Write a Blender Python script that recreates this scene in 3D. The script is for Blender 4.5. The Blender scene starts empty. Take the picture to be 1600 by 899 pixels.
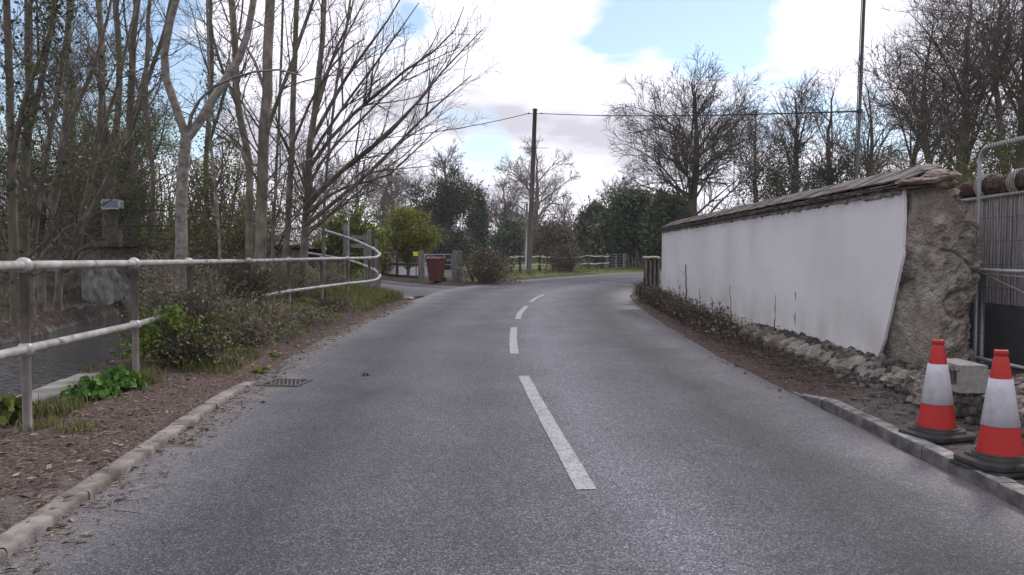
import bpy, bmesh, math, random
import numpy as np
from mathutils import Vector, noise as mnoise

# ---------------------------------------------------------------- camera, sky, sun, exposure
scene = bpy.context.scene
col = scene.collection
R = math.radians
EYE, F, PITCH = 1.4, 1256.0, R(2.262)      # eye height, focal length in photo pixels (1600 wide), downward tilt

cam_data = bpy.data.cameras.new('camera')
cam_data.sensor_width = 36.0
cam_data.lens = 36.0 * F / 1600.0
cam_data.clip_start, cam_data.clip_end = 0.05, 3000.0
cam = bpy.data.objects.new('camera', cam_data)
cam.location = (0, 0, EYE)
cam.rotation_euler = (R(90) - PITCH, 0, 0)
col.objects.link(cam)
scene.camera = cam

SUN_EL, SUN_AZ = R(42), R(35)              # ahead of the camera and to the right, veiled by cloud
world = bpy.data.worlds.new('World')
scene.world = world
world.use_nodes = True


def build_sky():
    nt = world.node_tree
    nt.nodes.clear()
    N, Lk = nt.nodes.new, nt.links.new
    out = N('ShaderNodeOutputWorld')
    bg = N('ShaderNodeBackground')
    bg.inputs['Strength'].default_value = 0.1
    sky = N('ShaderNodeTexSky')
    sky.sky_type = 'NISHITA'
    sky.sun_disc = False
    sky.sun_elevation = SUN_EL
    sky.sun_rotation = SUN_AZ
    sky.air_density, sky.dust_density, sky.ozone_density = 1.0, 0.3, 1.5
    tc = N('ShaderNodeTexCoord')
    sep = N('ShaderNodeSeparateXYZ')
    Lk(tc.outputs['Generated'], sep.inputs[0])

    def math_node(op, a, b=None, clamp=False):
        n = N('ShaderNodeMath')
        n.operation = op
        n.use_clamp = clamp
        for i, v in enumerate((a, b)):
            if v is None:
                continue
            if isinstance(v, (int, float)):
                n.inputs[i].default_value = v
            else:
                Lk(v, n.inputs[i])
        return n.outputs[0]

    # flat cloud layer seen in perspective
    zc = math_node('ADD', math_node('MAXIMUM', sep.outputs['Z'], 0.0), 0.22)
    comb = N('ShaderNodeCombineXYZ')
    Lk(math_node('DIVIDE', sep.outputs['X'], zc), comb.inputs[0])
    Lk(math_node('DIVIDE', sep.outputs['Y'], zc), comb.inputs[1])
    comb.inputs[2].default_value = 3.7
    n1 = N('ShaderNodeTexNoise')
    n1.inputs['Scale'].default_value = 1.9
    n1.inputs['Detail'].default_value = 9
    n1.inputs['Roughness'].default_value = 0.56
    n1.inputs['Distortion'].default_value = 0.35
    Lk(comb.outputs[0], n1.inputs['Vector'])
    dens = math_node('ADD', n1.outputs['Fac'], 0.225)
    # clear gaps in the cloud, each round a direction of the sky
    for px, py, rad, amt in ((1040, 60, 0.075, 0.21), (1110, 10, 0.06, 0.17), (940, 20, 0.05, 0.15), (690, 5, 0.05, 0.17), (740, 205, 0.045, 0.13), (800, 230, 0.045, 0.12),
                             (650, 150, 0.04, 0.08), (1180, 165, 0.07, 0.15), (1290, 160, 0.08, 0.15), (60, 120, 0.15, 0.26), (200, 60, 0.10, 0.2), (560, 20, 0.06, 0.12),
                             (400, 150, 0.1, 0.1), (1420, 250, 0.08, 0.12)):
        v = Vector(((px - 800) / F, 1.0, (400 - py) / F)).normalized()
        dot = N('ShaderNodeVectorMath')
        dot.operation = 'DOT_PRODUCT'
        Lk(tc.outputs['Generated'], dot.inputs[0])
        dot.inputs[1].default_value = v
        mr = N('ShaderNodeMapRange')
        mr.interpolation_type = 'SMOOTHSTEP'
        mr.inputs['From Min'].default_value = math.cos(rad * 1.6)
        mr.inputs['From Max'].default_value = 1.0
        mr.inputs['To Max'].default_value = amt
        Lk(dot.outputs['Value'], mr.inputs['Value'])
        dens = math_node('SUBTRACT', dens, mr.outputs[0])
    ramp = N('ShaderNodeValToRGB')
    ramp.color_ramp.elements[0].position = 0.455
    ramp.color_ramp.elements[1].position = 0.565
    Lk(dens, ramp.inputs[0])
    # cloud colour: white tops, lavender grey undersides
    n2 = N('ShaderNodeTexNoise')
    n2.inputs['Scale'].default_value = 1.7
    n2.inputs['Detail'].default_value = 5
    mp = N('ShaderNodeMapping')
    mp.inputs['Location'].default_value = (3.3, 1.2, 5.0)
    Lk(comb.outputs[0], mp.inputs[0])
    Lk(mp.outputs[0], n2.inputs['Vector'])
    r2 = N('ShaderNodeValToRGB')
    r2.color_ramp.elements[0].position = 0.40
    r2.color_ramp.elements[0].color = (0.56, 0.555, 0.63, 1)
    r2.color_ramp.elements[1].position = 0.56
    r2.color_ramp.elements[1].color = (0.985, 0.965, 1.075, 1)
    Lk(n2.outputs['Fac'], r2.inputs[0])
    cl = N('ShaderNodeVectorMath')
    cl.operation = 'SCALE'
    Lk(r2.outputs[0], cl.inputs[0])
    cl.inputs['Scale'].default_value = 11.8
    sk = N('ShaderNodeVectorMath')
    sk.operation = 'SCALE'
    Lk(sky.outputs[0], sk.inputs[0])
    sk.inputs['Scale'].default_value = 1.45
    veil = N('ShaderNodeMix')              # thin high cloud over the blue
    veil.data_type = 'RGBA'
    veil.inputs[0].default_value = 0.12
    Lk(sk.outputs[0], veil.inputs[6])
    veil.inputs[7].default_value = (9.5, 10.0, 10.5, 1)
    mix = N('ShaderNodeMix')
    mix.data_type = 'RGBA'
    Lk(ramp.outputs[0], mix.inputs[0])
    Lk(veil.outputs[2], mix.inputs[6])
    Lk(cl.outputs[0], mix.inputs[7])
    Lk(mix.outputs[2], bg.inputs['Color'])
    Lk(bg.outputs[0], out.inputs[0])


build_sky()
sun_data = bpy.data.lights.new('sun', 'SUN')
sun_data.energy = 2.0
sun_data.angle = R(10)
sun_data.color = (1.0, 0.95, 0.88)
sun = bpy.data.objects.new('sun', sun_data)
sun.rotation_euler = Vector((-math.sin(SUN_AZ) * math.cos(SUN_EL), -math.cos(SUN_AZ) * math.cos(SUN_EL), -math.sin(SUN_EL))).to_track_quat('-Z', 'Y').to_euler()
sun.location = (20, 30, 40)
col.objects.link(sun)

vs = scene.view_settings
vs.view_transform, vs.look, vs.gamma, vs.use_curve_mapping = 'Standard', 'None', 1.0, False
vs.exposure = 0.15
scene.render.engine = 'CYCLES'
scene.cycles.use_denoising = True
scene.cycles.max_bounces = 5
scene.cycles.diffuse_bounces = 3
scene.cycles.transparent_max_bounces = 4
scene.cycles.use_adaptive_sampling = True

# ---------------------------------------------------------------- helpers
CA, SA = math.cos(PITCH), math.sin(PITCH)


def ray(px, py):
    a, b = (px - 800) / F, -(py - 449.5) / F
    return a, CA + b * SA, -SA + b * CA


def at(px, py, Y):
    """World point seen at photo pixel (px, py) at the distance Y."""
    x, y, z = ray(px, py)
    return (x / y * Y, Y, EYE + z / y * Y)


def xat(px, Y):
    return at(px, 400, Y)[0]


def smooth(a, b, x):
    t = np.clip((np.asarray(x, float) - a) / (b - a), 0, 1)
    return t * t * (3 - 2 * t)


def road_z(y):
    return np.interp(y, [-20, 26, 34, 40, 50, 70, 120, 600], [0, 0, 0.09, 0.2, 0.3, 0.36, 0.36, 0.2])


def ground_at(px, py, dz=0.0):
    """Point of the road level seen at a photo pixel."""
    x, y, z = ray(px, py)
    Y = 30.0
    for _ in range(40):
        Y = 0.5 * Y + 0.5 * (float(road_z(Y)) + dz - EYE) / (z / y)
    return (x / y * Y, Y)


def tag(o, label=None, cat=None, group=None, kind=None):
    if label:
        o['label'] = label
    if cat:
        o['category'] = cat
    if group:
        o['group'] = group
    if kind:
        o['kind'] = kind
    return o


def empty(name, loc=(0, 0, 0), rz=0.0):
    o = bpy.data.objects.new(name, None)
    o.location = loc
    o.rotation_euler = (0, 0, rz)
    o.empty_display_size = 0.1
    col.objects.link(o)
    return o


def link_mesh(name, me, m, parent=None, smooth_shade=False):
    if m is not None:
        me.materials.append(m)
    if smooth_shade and len(me.polygons):
        me.polygons.foreach_set('use_smooth', np.ones(len(me.polygons), bool))
    o = bpy.data.objects.new(name, me)
    col.objects.link(o)
    if parent is not None:
        o.parent = parent
    return o


def mesh_np(name, verts, faces, m, parent=None, smooth_shade=False):
    """faces: list of integer arrays, each (n,3) or (n,4)."""
    me = bpy.data.meshes.new(name)
    verts = np.asarray(verts, np.float32)
    faces = [np.asarray(f, np.int32) for f in faces if len(f)]
    nl = sum(f.size for f in faces)
    nf = sum(len(f) for f in faces)
    me.vertices.add(len(verts))
    me.vertices.foreach_set('co', verts.ravel())
    me.loops.add(nl)
    me.loops.foreach_set('vertex_index', np.concatenate([f.ravel() for f in faces]))
    me.polygons.add(nf)
    starts, k = [], 0
    for f in faces:
        starts.append(k + np.arange(len(f)) * f.shape[1])
        k += f.size
    me.polygons.foreach_set('loop_start', np.concatenate(starts).astype(np.int32))
    me.update(calc_edges=True)
    me.validate()
    return link_mesh(name, me, m, parent, smooth_shade)


def from_bm(name, bm, m, parent=None, smooth_shade=False):
    me = bpy.data.meshes.new(name)
    bm.normal_update()
    bm.to_mesh(me)
    bm.free()
    return link_mesh(name, me, m, parent, smooth_shade)


class MB:
    """Collects boxes, tubes and lathes into one mesh."""

    def __init__(self):
        self.bm = bmesh.new()

    def box(self, c, s, rz=0.0, rx=0.0, ry=0.0, bevel=0.0):
        from mathutils import Euler
        r = bmesh.ops.create_cube(self.bm, size=1.0)
        vs_ = r['verts']
        if bevel:
            for v in vs_:
                v.co = Vector((v.co.x * s[0], v.co.y * s[1], v.co.z * s[2]))
            es = list({e for v in vs_ for e in v.link_edges})
            rr = bmesh.ops.bevel(self.bm, geom=es, offset=bevel, segments=2, affect='EDGES', profile=0.5)
            vs_ = list({v for f in rr['faces'] for v in f.verts} | {v for v in vs_ if v.is_valid})
        else:
            for v in vs_:
                v.co = Vector((v.co.x * s[0], v.co.y * s[1], v.co.z * s[2]))
        M = Euler((rx, ry, rz)).to_matrix()
        for v in vs_:
            v.co = M @ v.co + Vector(c)
        return vs_

    def tube(self, pts, r, sides=8, cap=True):
        pts = [Vector(p) for p in pts]
        rr = r if hasattr(r, '__len__') else [r] * len(pts)
        rings = []
        ref = None
        for i, p in enumerate(pts):
            t = (pts[min(i + 1, len(pts) - 1)] - pts[max(i - 1, 0)]).normalized()
            if ref is None:
                ref = Vector((0, 0, 1)) if abs(t.z) < 0.9 else Vector((1, 0, 0))
            u = t.cross(ref).normalized()
            ref = u.cross(t)
            v = t.cross(u)
            rings.append([self.bm.verts.new(p + (u * math.cos(2 * math.pi * k / sides) + v * math.sin(2 * math.pi * k / sides)) * rr[i]) for k in range(sides)])
        for a, b in zip(rings, rings[1:]):
            for k in range(sides):
                self.bm.faces.new((a[k], a[(k + 1) % sides], b[(k + 1) % sides], b[k]))
        if cap:
            self.bm.faces.new(rings[0])
            self.bm.faces.new(rings[-1][::-1])

    def ball(self, c, r, sub=2, scale=(1, 1, 1)):
        q = bmesh.ops.create_icosphere(self.bm, subdivisions=sub, radius=1.0)
        for v in q['verts']:
            v.co = Vector((v.co.x * r * scale[0], v.co.y * r * scale[1], v.co.z * r * scale[2])) + Vector(c)

    def lump(self, c, s, seed, sub=2, rough=0.35, freq=1.3):
        q = bmesh.ops.create_icosphere(self.bm, subdivisions=sub, radius=1.0)
        off = Vector((seed * 7.13 % 91, seed * 3.7 % 57, seed * 1.9 % 33))
        for v in q['verts']:
            k = 1 + rough * mnoise.noise(v.co * freq + off) + rough * 0.4 * mnoise.noise(v.co * freq * 3 + off)
            v.co = Vector((v.co.x * k * s[0], v.co.y * k * s[1], v.co.z * k * s[2])) + Vector(c)

    def lathe(self, prof, sides=24, c=(0, 0, 0), cap=True):
        rings = []
        for r, z in prof:
            rings.append([self.bm.verts.new((c[0] + r * math.cos(2 * math.pi * k / sides), c[1] + r * math.sin(2 * math.pi * k / sides), c[2] + z)) for k in range(sides)])
        for a, b in zip(rings, rings[1:]):
            for k in range(sides):
                self.bm.faces.new((a[k], a[(k + 1) % sides], b[(k + 1) % sides], b[k]))
        if cap:
            self.bm.faces.new(rings[0][::-1])
            self.bm.faces.new(rings[-1])

    def build(self, name, m, parent=None, smooth_shade=False):
        return from_bm(name, self.bm, m, parent, smooth_shade)


# ---------------------------------------------------------------- materials
def material(name, cols, scale=4.0, detail=5.0, rough=0.85, bump=0.0, bump_scale=30.0, pos=None, spec=0.3, metallic=0.0, island=0.0, stretch=None, bump_dist=0.02,
             second=None, translucent=0.0):
    """Noise-driven Principled material; cols are the stops of the colour ramp, island adds variation from piece to piece, second = (colour, scale, lo, hi) lays stains over."""
    m = bpy.data.materials.new(name)
    m.use_nodes = True
    nt = m.node_tree
    N, Lk = nt.nodes.new, nt.links.new
    b = nt.nodes['Principled BSDF']
    b.inputs['Roughness'].default_value = rough
    b.inputs['Specular IOR Level'].default_value = spec
    b.inputs['Metallic'].default_value = metallic
    tc = N('ShaderNodeTexCoord')
    vec = tc.outputs['Object']
    if stretch:
        mp = N('ShaderNodeMapping')
        mp.inputs['Scale'].default_value = stretch
        Lk(vec, mp.inputs[0])
        vec = mp.outputs[0]
    no = N('ShaderNodeTexNoise')
    no.inputs['Scale'].default_value = scale
    no.inputs['Detail'].default_value = detail
    Lk(vec, no.inputs['Vector'])
    fac = no.outputs['Fac']
    if island:
        g = N('ShaderNodeNewGeometry')
        mm = N('ShaderNodeMapRange')
        mm.inputs['To Min'].default_value = -island * 0.5
        mm.inputs['To Max'].default_value = island * 0.5
        Lk(g.outputs['Random Per Island'], mm.inputs[0])
        ad = N('ShaderNodeMath')
        Lk(fac, ad.inputs[0])
        Lk(mm.outputs[0], ad.inputs[1])
        fac = ad.outputs[0]
    ra = N('ShaderNodeValToRGB')
    el = ra.color_ramp.elements
    n = len(cols)
    ps = pos or [0.32 + 0.36 * i / max(1, n - 1) for i in range(n)]
    while len(el) < n:
        el.new(0.5)
    for i in range(n):
        el[i].position = ps[i]
        el[i].color = (*cols[i], 1)
    Lk(fac, ra.inputs[0])
    outc = ra.outputs[0]
    if second:
        c2, s2, lo, hi = second
        n2 = N('ShaderNodeTexNoise')
        n2.inputs['Scale'].default_value = s2
        n2.inputs['Detail'].default_value = 6
        Lk(vec, n2.inputs['Vector'])
        mr = N('ShaderNodeMapRange')
        mr.inputs['From Min'].default_value = lo
        mr.inputs['From Max'].default_value = hi
        Lk(n2.outputs['Fac'], mr.inputs[0])
        mx = N('ShaderNodeMix')
        mx.data_type = 'RGBA'
        Lk(mr.outputs[0], mx.inputs[0])
        Lk(outc, mx.inputs[6])
        mx.inputs[7].default_value = (*c2, 1)
        outc = mx.outputs[2]
    Lk(outc, b.inputs['Base Color'])
    if bump:
        bn = N('ShaderNodeTexNoise')
        bn.inputs['Scale'].default_value = bump_scale
        bn.inputs['Detail'].default_value = 4
        Lk(vec, bn.inputs['Vector'])
        bp = N('ShaderNodeBump')
        bp.inputs['Strength'].default_value = bump
        bp.inputs['Distance'].default_value = bump_dist
        Lk(bn.outputs['Fac'], bp.inputs['Height'])
        Lk(bp.outputs[0], b.inputs['Normal'])
    if translucent:
        tr = N('ShaderNodeBsdfTranslucent')
        Lk(outc, tr.inputs[0])
        ms = N('ShaderNodeMixShader')
        ms.inputs[0].default_value = translucent
        Lk(b.outputs[0], ms.inputs[1])
        Lk(tr.outputs[0], ms.inputs[2])
        Lk(ms.outputs[0], nt.nodes['Material Output'].inputs[0])
    return m


M = {}
M['rail'] = material('rail_paint', [(0.22, 0.20, 0.18), (0.33, 0.318, 0.305), (0.44, 0.435, 0.43)], 7, 8, 0.34, 0.25, 60, spec=0.5, second=((0.14, 0.10, 0.075), 8, 0.58, 0.70), bump_dist=0.004)
M['rail_post'] = material('rail_post_paint', [(0.085, 0.077, 0.07), (0.15, 0.137, 0.125)], 8, 6, 0.5, 0.2, 60, second=((0.12, 0.08, 0.06), 12, 0.55, 0.7), bump_dist=0.004)
M['kerb'] = material('kerb_concrete', [(0.13, 0.115, 0.108), (0.205, 0.183, 0.172), (0.28, 0.252, 0.238)], 9, 8, 0.9, 0.5, 70, second=((0.09, 0.075, 0.065), 3.5, 0.5, 0.68), bump_dist=0.01)
M['kerb_grey'] = material('kerb_concrete_grey', [(0.15, 0.145, 0.14), (0.24, 0.235, 0.23), (0.36, 0.35, 0.345)], 11, 8, 0.9, 0.5, 80, second=((0.09, 0.085, 0.08), 4, 0.5, 0.7), bump_dist=0.01)
M['white_line'] = material('road_paint', [(0.27, 0.27, 0.28), (0.40, 0.40, 0.415)], 6, 8, 0.8, 0.5, 140, second=((0.10, 0.10, 0.112), 70, 0.50, 0.66), bump_dist=0.006)
M['iron'] = material('cast_iron', [(0.02, 0.018, 0.018), (0.06, 0.05, 0.045)], 20, 4, 0.6, 0.3, 80)
M['iron_frame'] = material('cast_iron_frame', [(0.05, 0.046, 0.043), (0.11, 0.10, 0.095)], 20, 4, 0.6, 0.3, 80)
M['dark'] = material('pit_shade', [(0.006, 0.006, 0.006), (0.012, 0.011, 0.01)], 5)
M['cob'] = material('cob_earth', [(0.155, 0.136, 0.114), (0.27, 0.242, 0.21), (0.40, 0.365, 0.325)], 5.5, 12, 0.95, 1.0, 34, second=((0.15, 0.118, 0.09), 1.3, 0.52, 0.68), bump_dist=0.05)
M['mortar'] = material('pale_mortar', [(0.20, 0.155, 0.13), (0.31, 0.25, 0.21), (0.40, 0.35, 0.31)], 7, 8, 0.95, 0.8, 40, bump_dist=0.02)
M['flint'] = material('flint_stone', [(0.024, 0.022, 0.02), (0.058, 0.053, 0.047), (0.14, 0.127, 0.11)], 7, 6, 0.8, 0.5, 40, island=0.4, second=((0.10, 0.085, 0.065), 16, 0.55, 0.7), bump_dist=0.01)
M['chalk'] = material('crushed_chalk', [(0.13, 0.113, 0.092), (0.24, 0.218, 0.185), (0.37, 0.345, 0.305)], 12, 8, 0.95, 0.9, 45, second=((0.10, 0.08, 0.06), 8, 0.55, 0.66), bump_dist=0.03)
M['tile'] = material('clay_tile', [(0.035, 0.028, 0.027), (0.075, 0.06, 0.056), (0.14, 0.12, 0.115)], 7, 6, 0.9, 0.5, 50, island=0.45, second=((0.17, 0.155, 0.14), 9, 0.6, 0.75), bump_dist=0.008)
M['block'] = material('concrete_block', [(0.20, 0.195, 0.19), (0.29, 0.285, 0.275)], 22, 8, 0.95, 0.8, 120, bump_dist=0.008)
M['kerb_face'] = material('kerb_face_dark', [(0.055, 0.052, 0.05), (0.10, 0.095, 0.09), (0.16, 0.15, 0.145)], 8, 8, 0.95, 0.5, 70)
M['cone_red'] = material('cone_plastic', [(0.36, 0.018, 0.016), (0.46, 0.028, 0.024)], 5, 4, 0.45, 0.1, 60, second=((0.15, 0.045, 0.035), 5, 0.52, 0.78), bump_dist=0.003)
M['cone_white'] = material('cone_sleeve', [(0.40, 0.40, 0.43), (0.52, 0.52, 0.56)], 7, 5, 0.4, 0.1, 90, second=((0.25, 0.235, 0.225), 5, 0.50, 0.74), bump_dist=0.003)
M['cone_base'] = material('cone_rubber', [(0.022, 0.022, 0.023), (0.055, 0.053, 0.05)], 9, 6, 0.85, 0.5, 90, second=((0.14, 0.125, 0.11), 6, 0.58, 0.72), bump_dist=0.005)
M['steel'] = material('galvanised_steel', [(0.30, 0.32, 0.34), (0.42, 0.44, 0.46)], 12, 4, 0.45, 0.1, 60, metallic=0.5)
M['steel_dark'] = material('dull_steel', [(0.09, 0.095, 0.10), (0.16, 0.165, 0.17)], 12, 4, 0.5, metallic=0.4)
M['screen'] = material('brushwood', [(0.30, 0.28, 0.285), (0.40, 0.38, 0.388), (0.50, 0.475, 0.482)], 9, 8, 0.9, 0.6, 40, stretch=(6, 6, 0.9), island=0.14)
M['screen_roll'] = material('brushwood_dark', [(0.035, 0.02, 0.015), (0.09, 0.055, 0.042)], 12, 8, 0.95, 0.8, 50, second=((0.32, 0.3, 0.28), 30, 0.68, 0.74))
M['black_net'] = material('black_sheet', [(0.06, 0.067, 0.078), (0.095, 0.105, 0.12)], 6, 4, 0.7, 0.3, 60)
M['rope'] = material('pale_rope', [(0.2, 0.19, 0.17), (0.38, 0.36, 0.33)], 30, 4, 0.9)
M['timber'] = material('weathered_timber', [(0.085, 0.075, 0.068), (0.17, 0.155, 0.145), (0.25, 0.235, 0.225)], 6, 8, 0.9, 0.6, 30, stretch=(5, 5, 0.6))
M['timber_dark'] = material('dark_timber', [(0.03, 0.027, 0.024), (0.075, 0.065, 0.058)], 6, 8, 0.9, 0.6, 30, stretch=(5, 5, 0.6))
M['pole'] = material('pole_timber', [(0.05, 0.041, 0.035), (0.095, 0.08, 0.071), (0.145, 0.127, 0.115)], 5, 8, 0.9, 0.5, 30, stretch=(5, 5, 0.3))
M['bin'] = material('bin_plastic', [(0.085, 0.028, 0.021), (0.12, 0.04, 0.03)], 5, 4, 0.5, 0.1, 40)
M['tape'] = material('electric_tape', [(0.55, 0.55, 0.5), (0.7, 0.7, 0.66)], 6, 4, 0.6)
M['yellow'] = material('yellow_plate', [(0.62, 0.60, 0.03), (0.72, 0.70, 0.05)], 6, 4, 0.5)
M['brick'] = material('old_brick', [(0.045, 0.034, 0.03), (0.085, 0.062, 0.052), (0.13, 0.10, 0.085)], 9, 8, 0.95, 0.7, 40, second=((0.03, 0.035, 0.02), 3, 0.5, 0.65))
M['concrete'] = material('old_concrete', [(0.09, 0.09, 0.08), (0.18, 0.175, 0.16), (0.27, 0.26, 0.24)], 3, 8, 0.95, 0.6, 30, second=((0.06, 0.065, 0.045), 2, 0.5, 0.68))
M['gauge'] = material('gauge_steel', [(0.14, 0.16, 0.19), (0.2, 0.22, 0.25)], 9, 4, 0.5)
M['rubber'] = material('black_rubber', [(0.008, 0.008, 0.009), (0.02, 0.02, 0.02)], 9, 4, 0.6)
M['stick'] = material('dead_stick', [(0.10, 0.082, 0.062), (0.19, 0.16, 0.125), (0.30, 0.26, 0.21)], 6, 6, 0.9, island=0.5)
M['stick_dark'] = material('dead_stick_dark', [(0.035, 0.028, 0.022), (0.09, 0.072, 0.056)], 6, 6, 0.9, island=0.4)
M['litter'] = material('dead_leaves', [(0.035, 0.023, 0.018), (0.085, 0.055, 0.042), (0.165, 0.12, 0.092), (0.32, 0.26, 0.20)], 3, 5, 0.85, island=0.55, pos=[0.25, 0.45, 0.6, 0.78])
M['bark_silver'] = material('bark_silver', [(0.115, 0.10, 0.085), (0.185, 0.168, 0.145), (0.26, 0.24, 0.215)], 9, 9, 0.9, 0.8, 34, stretch=(1, 1, 1.2), second=((0.075, 0.066, 0.045), 7, 0.56, 0.72))
M['bark_grey'] = material('bark_grey', [(0.075, 0.064, 0.05), (0.15, 0.132, 0.108), (0.24, 0.215, 0.18)], 5, 8, 0.9, 0.6, 30, stretch=(1, 1, 0.6), second=((0.095, 0.095, 0.042), 2.2, 0.50, 0.66))
M['bark_dark'] = material('bark_dark', [(0.062, 0.053, 0.041), (0.145, 0.125, 0.098)], 5, 8, 0.9, 0.6, 30, stretch=(1, 1, 0.6), second=((0.09, 0.092, 0.036), 2.2, 0.48, 0.64))
M['twig'] = material('twig_brown', [(0.06, 0.048, 0.04), (0.125, 0.102, 0.085)], 5, 4, 0.85, island=0.4)
M['twig_pale'] = material('twig_pale', [(0.12, 0.098, 0.083), (0.21, 0.175, 0.152)], 5, 4, 0.85, island=0.4)
M['twig_red'] = material('twig_reddish', [(0.10, 0.067, 0.06), (0.17, 0.125, 0.112)], 5, 4, 0.85, island=0.4)
M['ivy'] = material('ivy_leaf', [(0.026, 0.036, 0.02), (0.055, 0.072, 0.035), (0.10, 0.12, 0.055)], 2, 5, 0.55, island=0.6, translucent=0.15)
M['leaf_fresh'] = material('fresh_leaf', [(0.06, 0.085, 0.015), (0.13, 0.17, 0.028), (0.22, 0.26, 0.05)], 2, 5, 0.6, island=0.6, translucent=0.5)
M['leaf_olive'] = material('olive_leaf', [(0.055, 0.068, 0.018), (0.115, 0.13, 0.034), (0.19, 0.195, 0.055)], 2, 5, 0.6, island=0.6, translucent=0.5)
M['leaf_bright'] = material('bright_leaf', [(0.055, 0.11, 0.012), (0.12, 0.20, 0.022), (0.22, 0.29, 0.045)], 2, 5, 0.6, island=0.6, translucent=0.35)
M['leaf_yellow'] = material('yellow_green_leaf', [(0.085, 0.10, 0.014), (0.165, 0.18, 0.025), (0.25, 0.25, 0.04)], 1, 5, 0.6, island=0.6, translucent=0.45)
M['leaf_lush'] = material('lush_leaf', [(0.035, 0.10, 0.014), (0.075, 0.18, 0.026), (0.13, 0.24, 0.045)], 5, 5, 0.5, island=0.6, translucent=0.3)
M['leaf_bramble'] = material('bramble_leaf', [(0.05, 0.05, 0.028), (0.11, 0.11, 0.055), (0.19, 0.18, 0.09)], 2, 5, 0.65, island=0.7, translucent=0.2)
M['leaf_conifer'] = material('conifer_leaf', [(0.036, 0.054, 0.034), (0.078, 0.11, 0.058), (0.135, 0.17, 0.085)], 0.6, 5, 0.7, island=0.5, translucent=0.1)
M['leaf_brown'] = material('brown_scrub_leaf', [(0.07, 0.055, 0.04), (0.13, 0.105, 0.075), (0.20, 0.165, 0.115)], 1, 5, 0.8, island=0.6)
M['grass'] = material('grass_blade', [(0.055, 0.066, 0.02), (0.115, 0.135, 0.035), (0.22, 0.215, 0.08)], 2, 5, 0.6, island=0.6, translucent=0.3)
M['petal'] = material('dandelion_petal', [(0.75, 0.50, 0.01), (0.85, 0.62, 0.02)], 20, 2, 0.7)


# ---------------------------------------------------------------- plant geometry in batches
def tubes_np(polys, max_sides=8):
    """polys: list of (points (n,3), radii (n)). Returns vertices and quads."""
    groups = {}
    for p, r in polys:
        s = max_sides if r[0] > 0.09 else 6 if r[0] > 0.035 else 4 if r[0] > 0.014 else 3
        groups.setdefault((len(p), s), []).append((p, r))
    V, Q, base = [], [], 0
    for (n, s), items in groups.items():
        P = np.array([i[0] for i in items], float)
        Rr = np.array([i[1] for i in items], float)
        T = np.empty_like(P)
        T[:, 1:-1] = P[:, 2:] - P[:, :-2]
        T[:, 0] = P[:, 1] - P[:, 0]
        T[:, -1] = P[:, -1] - P[:, -2]
        T /= np.linalg.norm(T, axis=2, keepdims=True) + 1e-9
        main = P[:, -1] - P[:, 0]
        ref = np.where((np.abs(main[:, 2]) > 0.8 * np.linalg.norm(main, axis=1))[:, None], [[1.0, 0.13, 0]], [[0.1, 0.05, 1.0]])
        U = np.cross(T, ref[:, None, :])
        U /= np.linalg.norm(U, axis=2, keepdims=True) + 1e-9
        W = np.cross(T, U)
        a = np.arange(s) * 2 * math.pi / s
        ring = P[:, :, None, :] + Rr[:, :, None, None] * (np.cos(a)[None, None, :, None] * U[:, :, None, :] + np.sin(a)[None, None, :, None] * W[:, :, None, :])
        m = len(items)
        idx = base + np.arange(m * n * s).reshape(m, n, s)
        nx = np.roll(idx, -1, axis=2)
        q = np.stack([idx[:, :-1], nx[:, :-1], nx[:, 1:], idx[:, 1:]], axis=-1).reshape(-1, 4)
        V.append(ring.reshape(-1, 3))
        Q.append(q)
        base += m * n * s
    return np.concatenate(V), np.concatenate(Q)


def cards_np(C, size, rs, wide=0.6, fold=0.18, flat=0.0, axis=None):
    """Folded leaf shapes at the points C. flat > 0 lays them towards the ground."""
    n = len(C)
    u = rs.normal(size=(n, 3))
    if axis is not None:
        u = u * 0.5 + axis
    if flat:
        u[:, 2] *= 1 - flat
    u /= np.linalg.norm(u, axis=1, keepdims=True) + 1e-9
    w = rs.normal(size=(n, 3))
    if flat:
        w[:, 2] *= 1 - flat
    v = w - (w * u).sum(1, keepdims=True) * u
    v /= np.linalg.norm(v, axis=1, keepdims=True) + 1e-9
    nn = np.cross(u, v)
    s = (np.ones(n) * size)[:, None] if np.ndim(size) == 0 else np.asarray(size)[:, None]
    V = np.stack([C - u * s * 0.5, C + v * s * wide * 0.5 + nn * s * fold, C + u * s * 0.5, C - v * s * wide * 0.5 + nn * s * fold], axis=1).reshape(-1, 3)
    return V, np.arange(n * 4).reshape(n, 4)


def blades_np(B, h, w, rs, lean=0.5):
    """Grass blades rooted at B: bent strips of two pieces."""
    n = len(B)
    a = rs.uniform(0, 2 * math.pi, n)
    d = np.stack([np.cos(a), np.sin(a), np.zeros(n)], 1)
    sd = np.stack([-np.sin(a), np.cos(a), np.zeros(n)], 1)
    ln = rs.uniform(0.1, 1.0, n) * lean
    h = (h * rs.uniform(0.5, 1.2, n))[:, None]
    w = w * rs.uniform(0.6, 1.3, n)[:, None]
    up = np.array([[0, 0, 1.0]])
    mid = B + up * h * 0.55 + d * h * ln[:, None] * 0.25
    tip = B + up * h * (1 - 0.35 * ln[:, None]) + d * h * ln[:, None] * 0.9
    V = np.stack([B - sd * w, B + sd * w, mid + sd * w * 0.75, mid - sd * w * 0.75, tip], 1).reshape(-1, 3)
    k = np.arange(n)[:, None] * 5
    return V, k + np.array([[0, 1, 2, 3]]), k + np.array([[3, 2, 4]])


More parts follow.
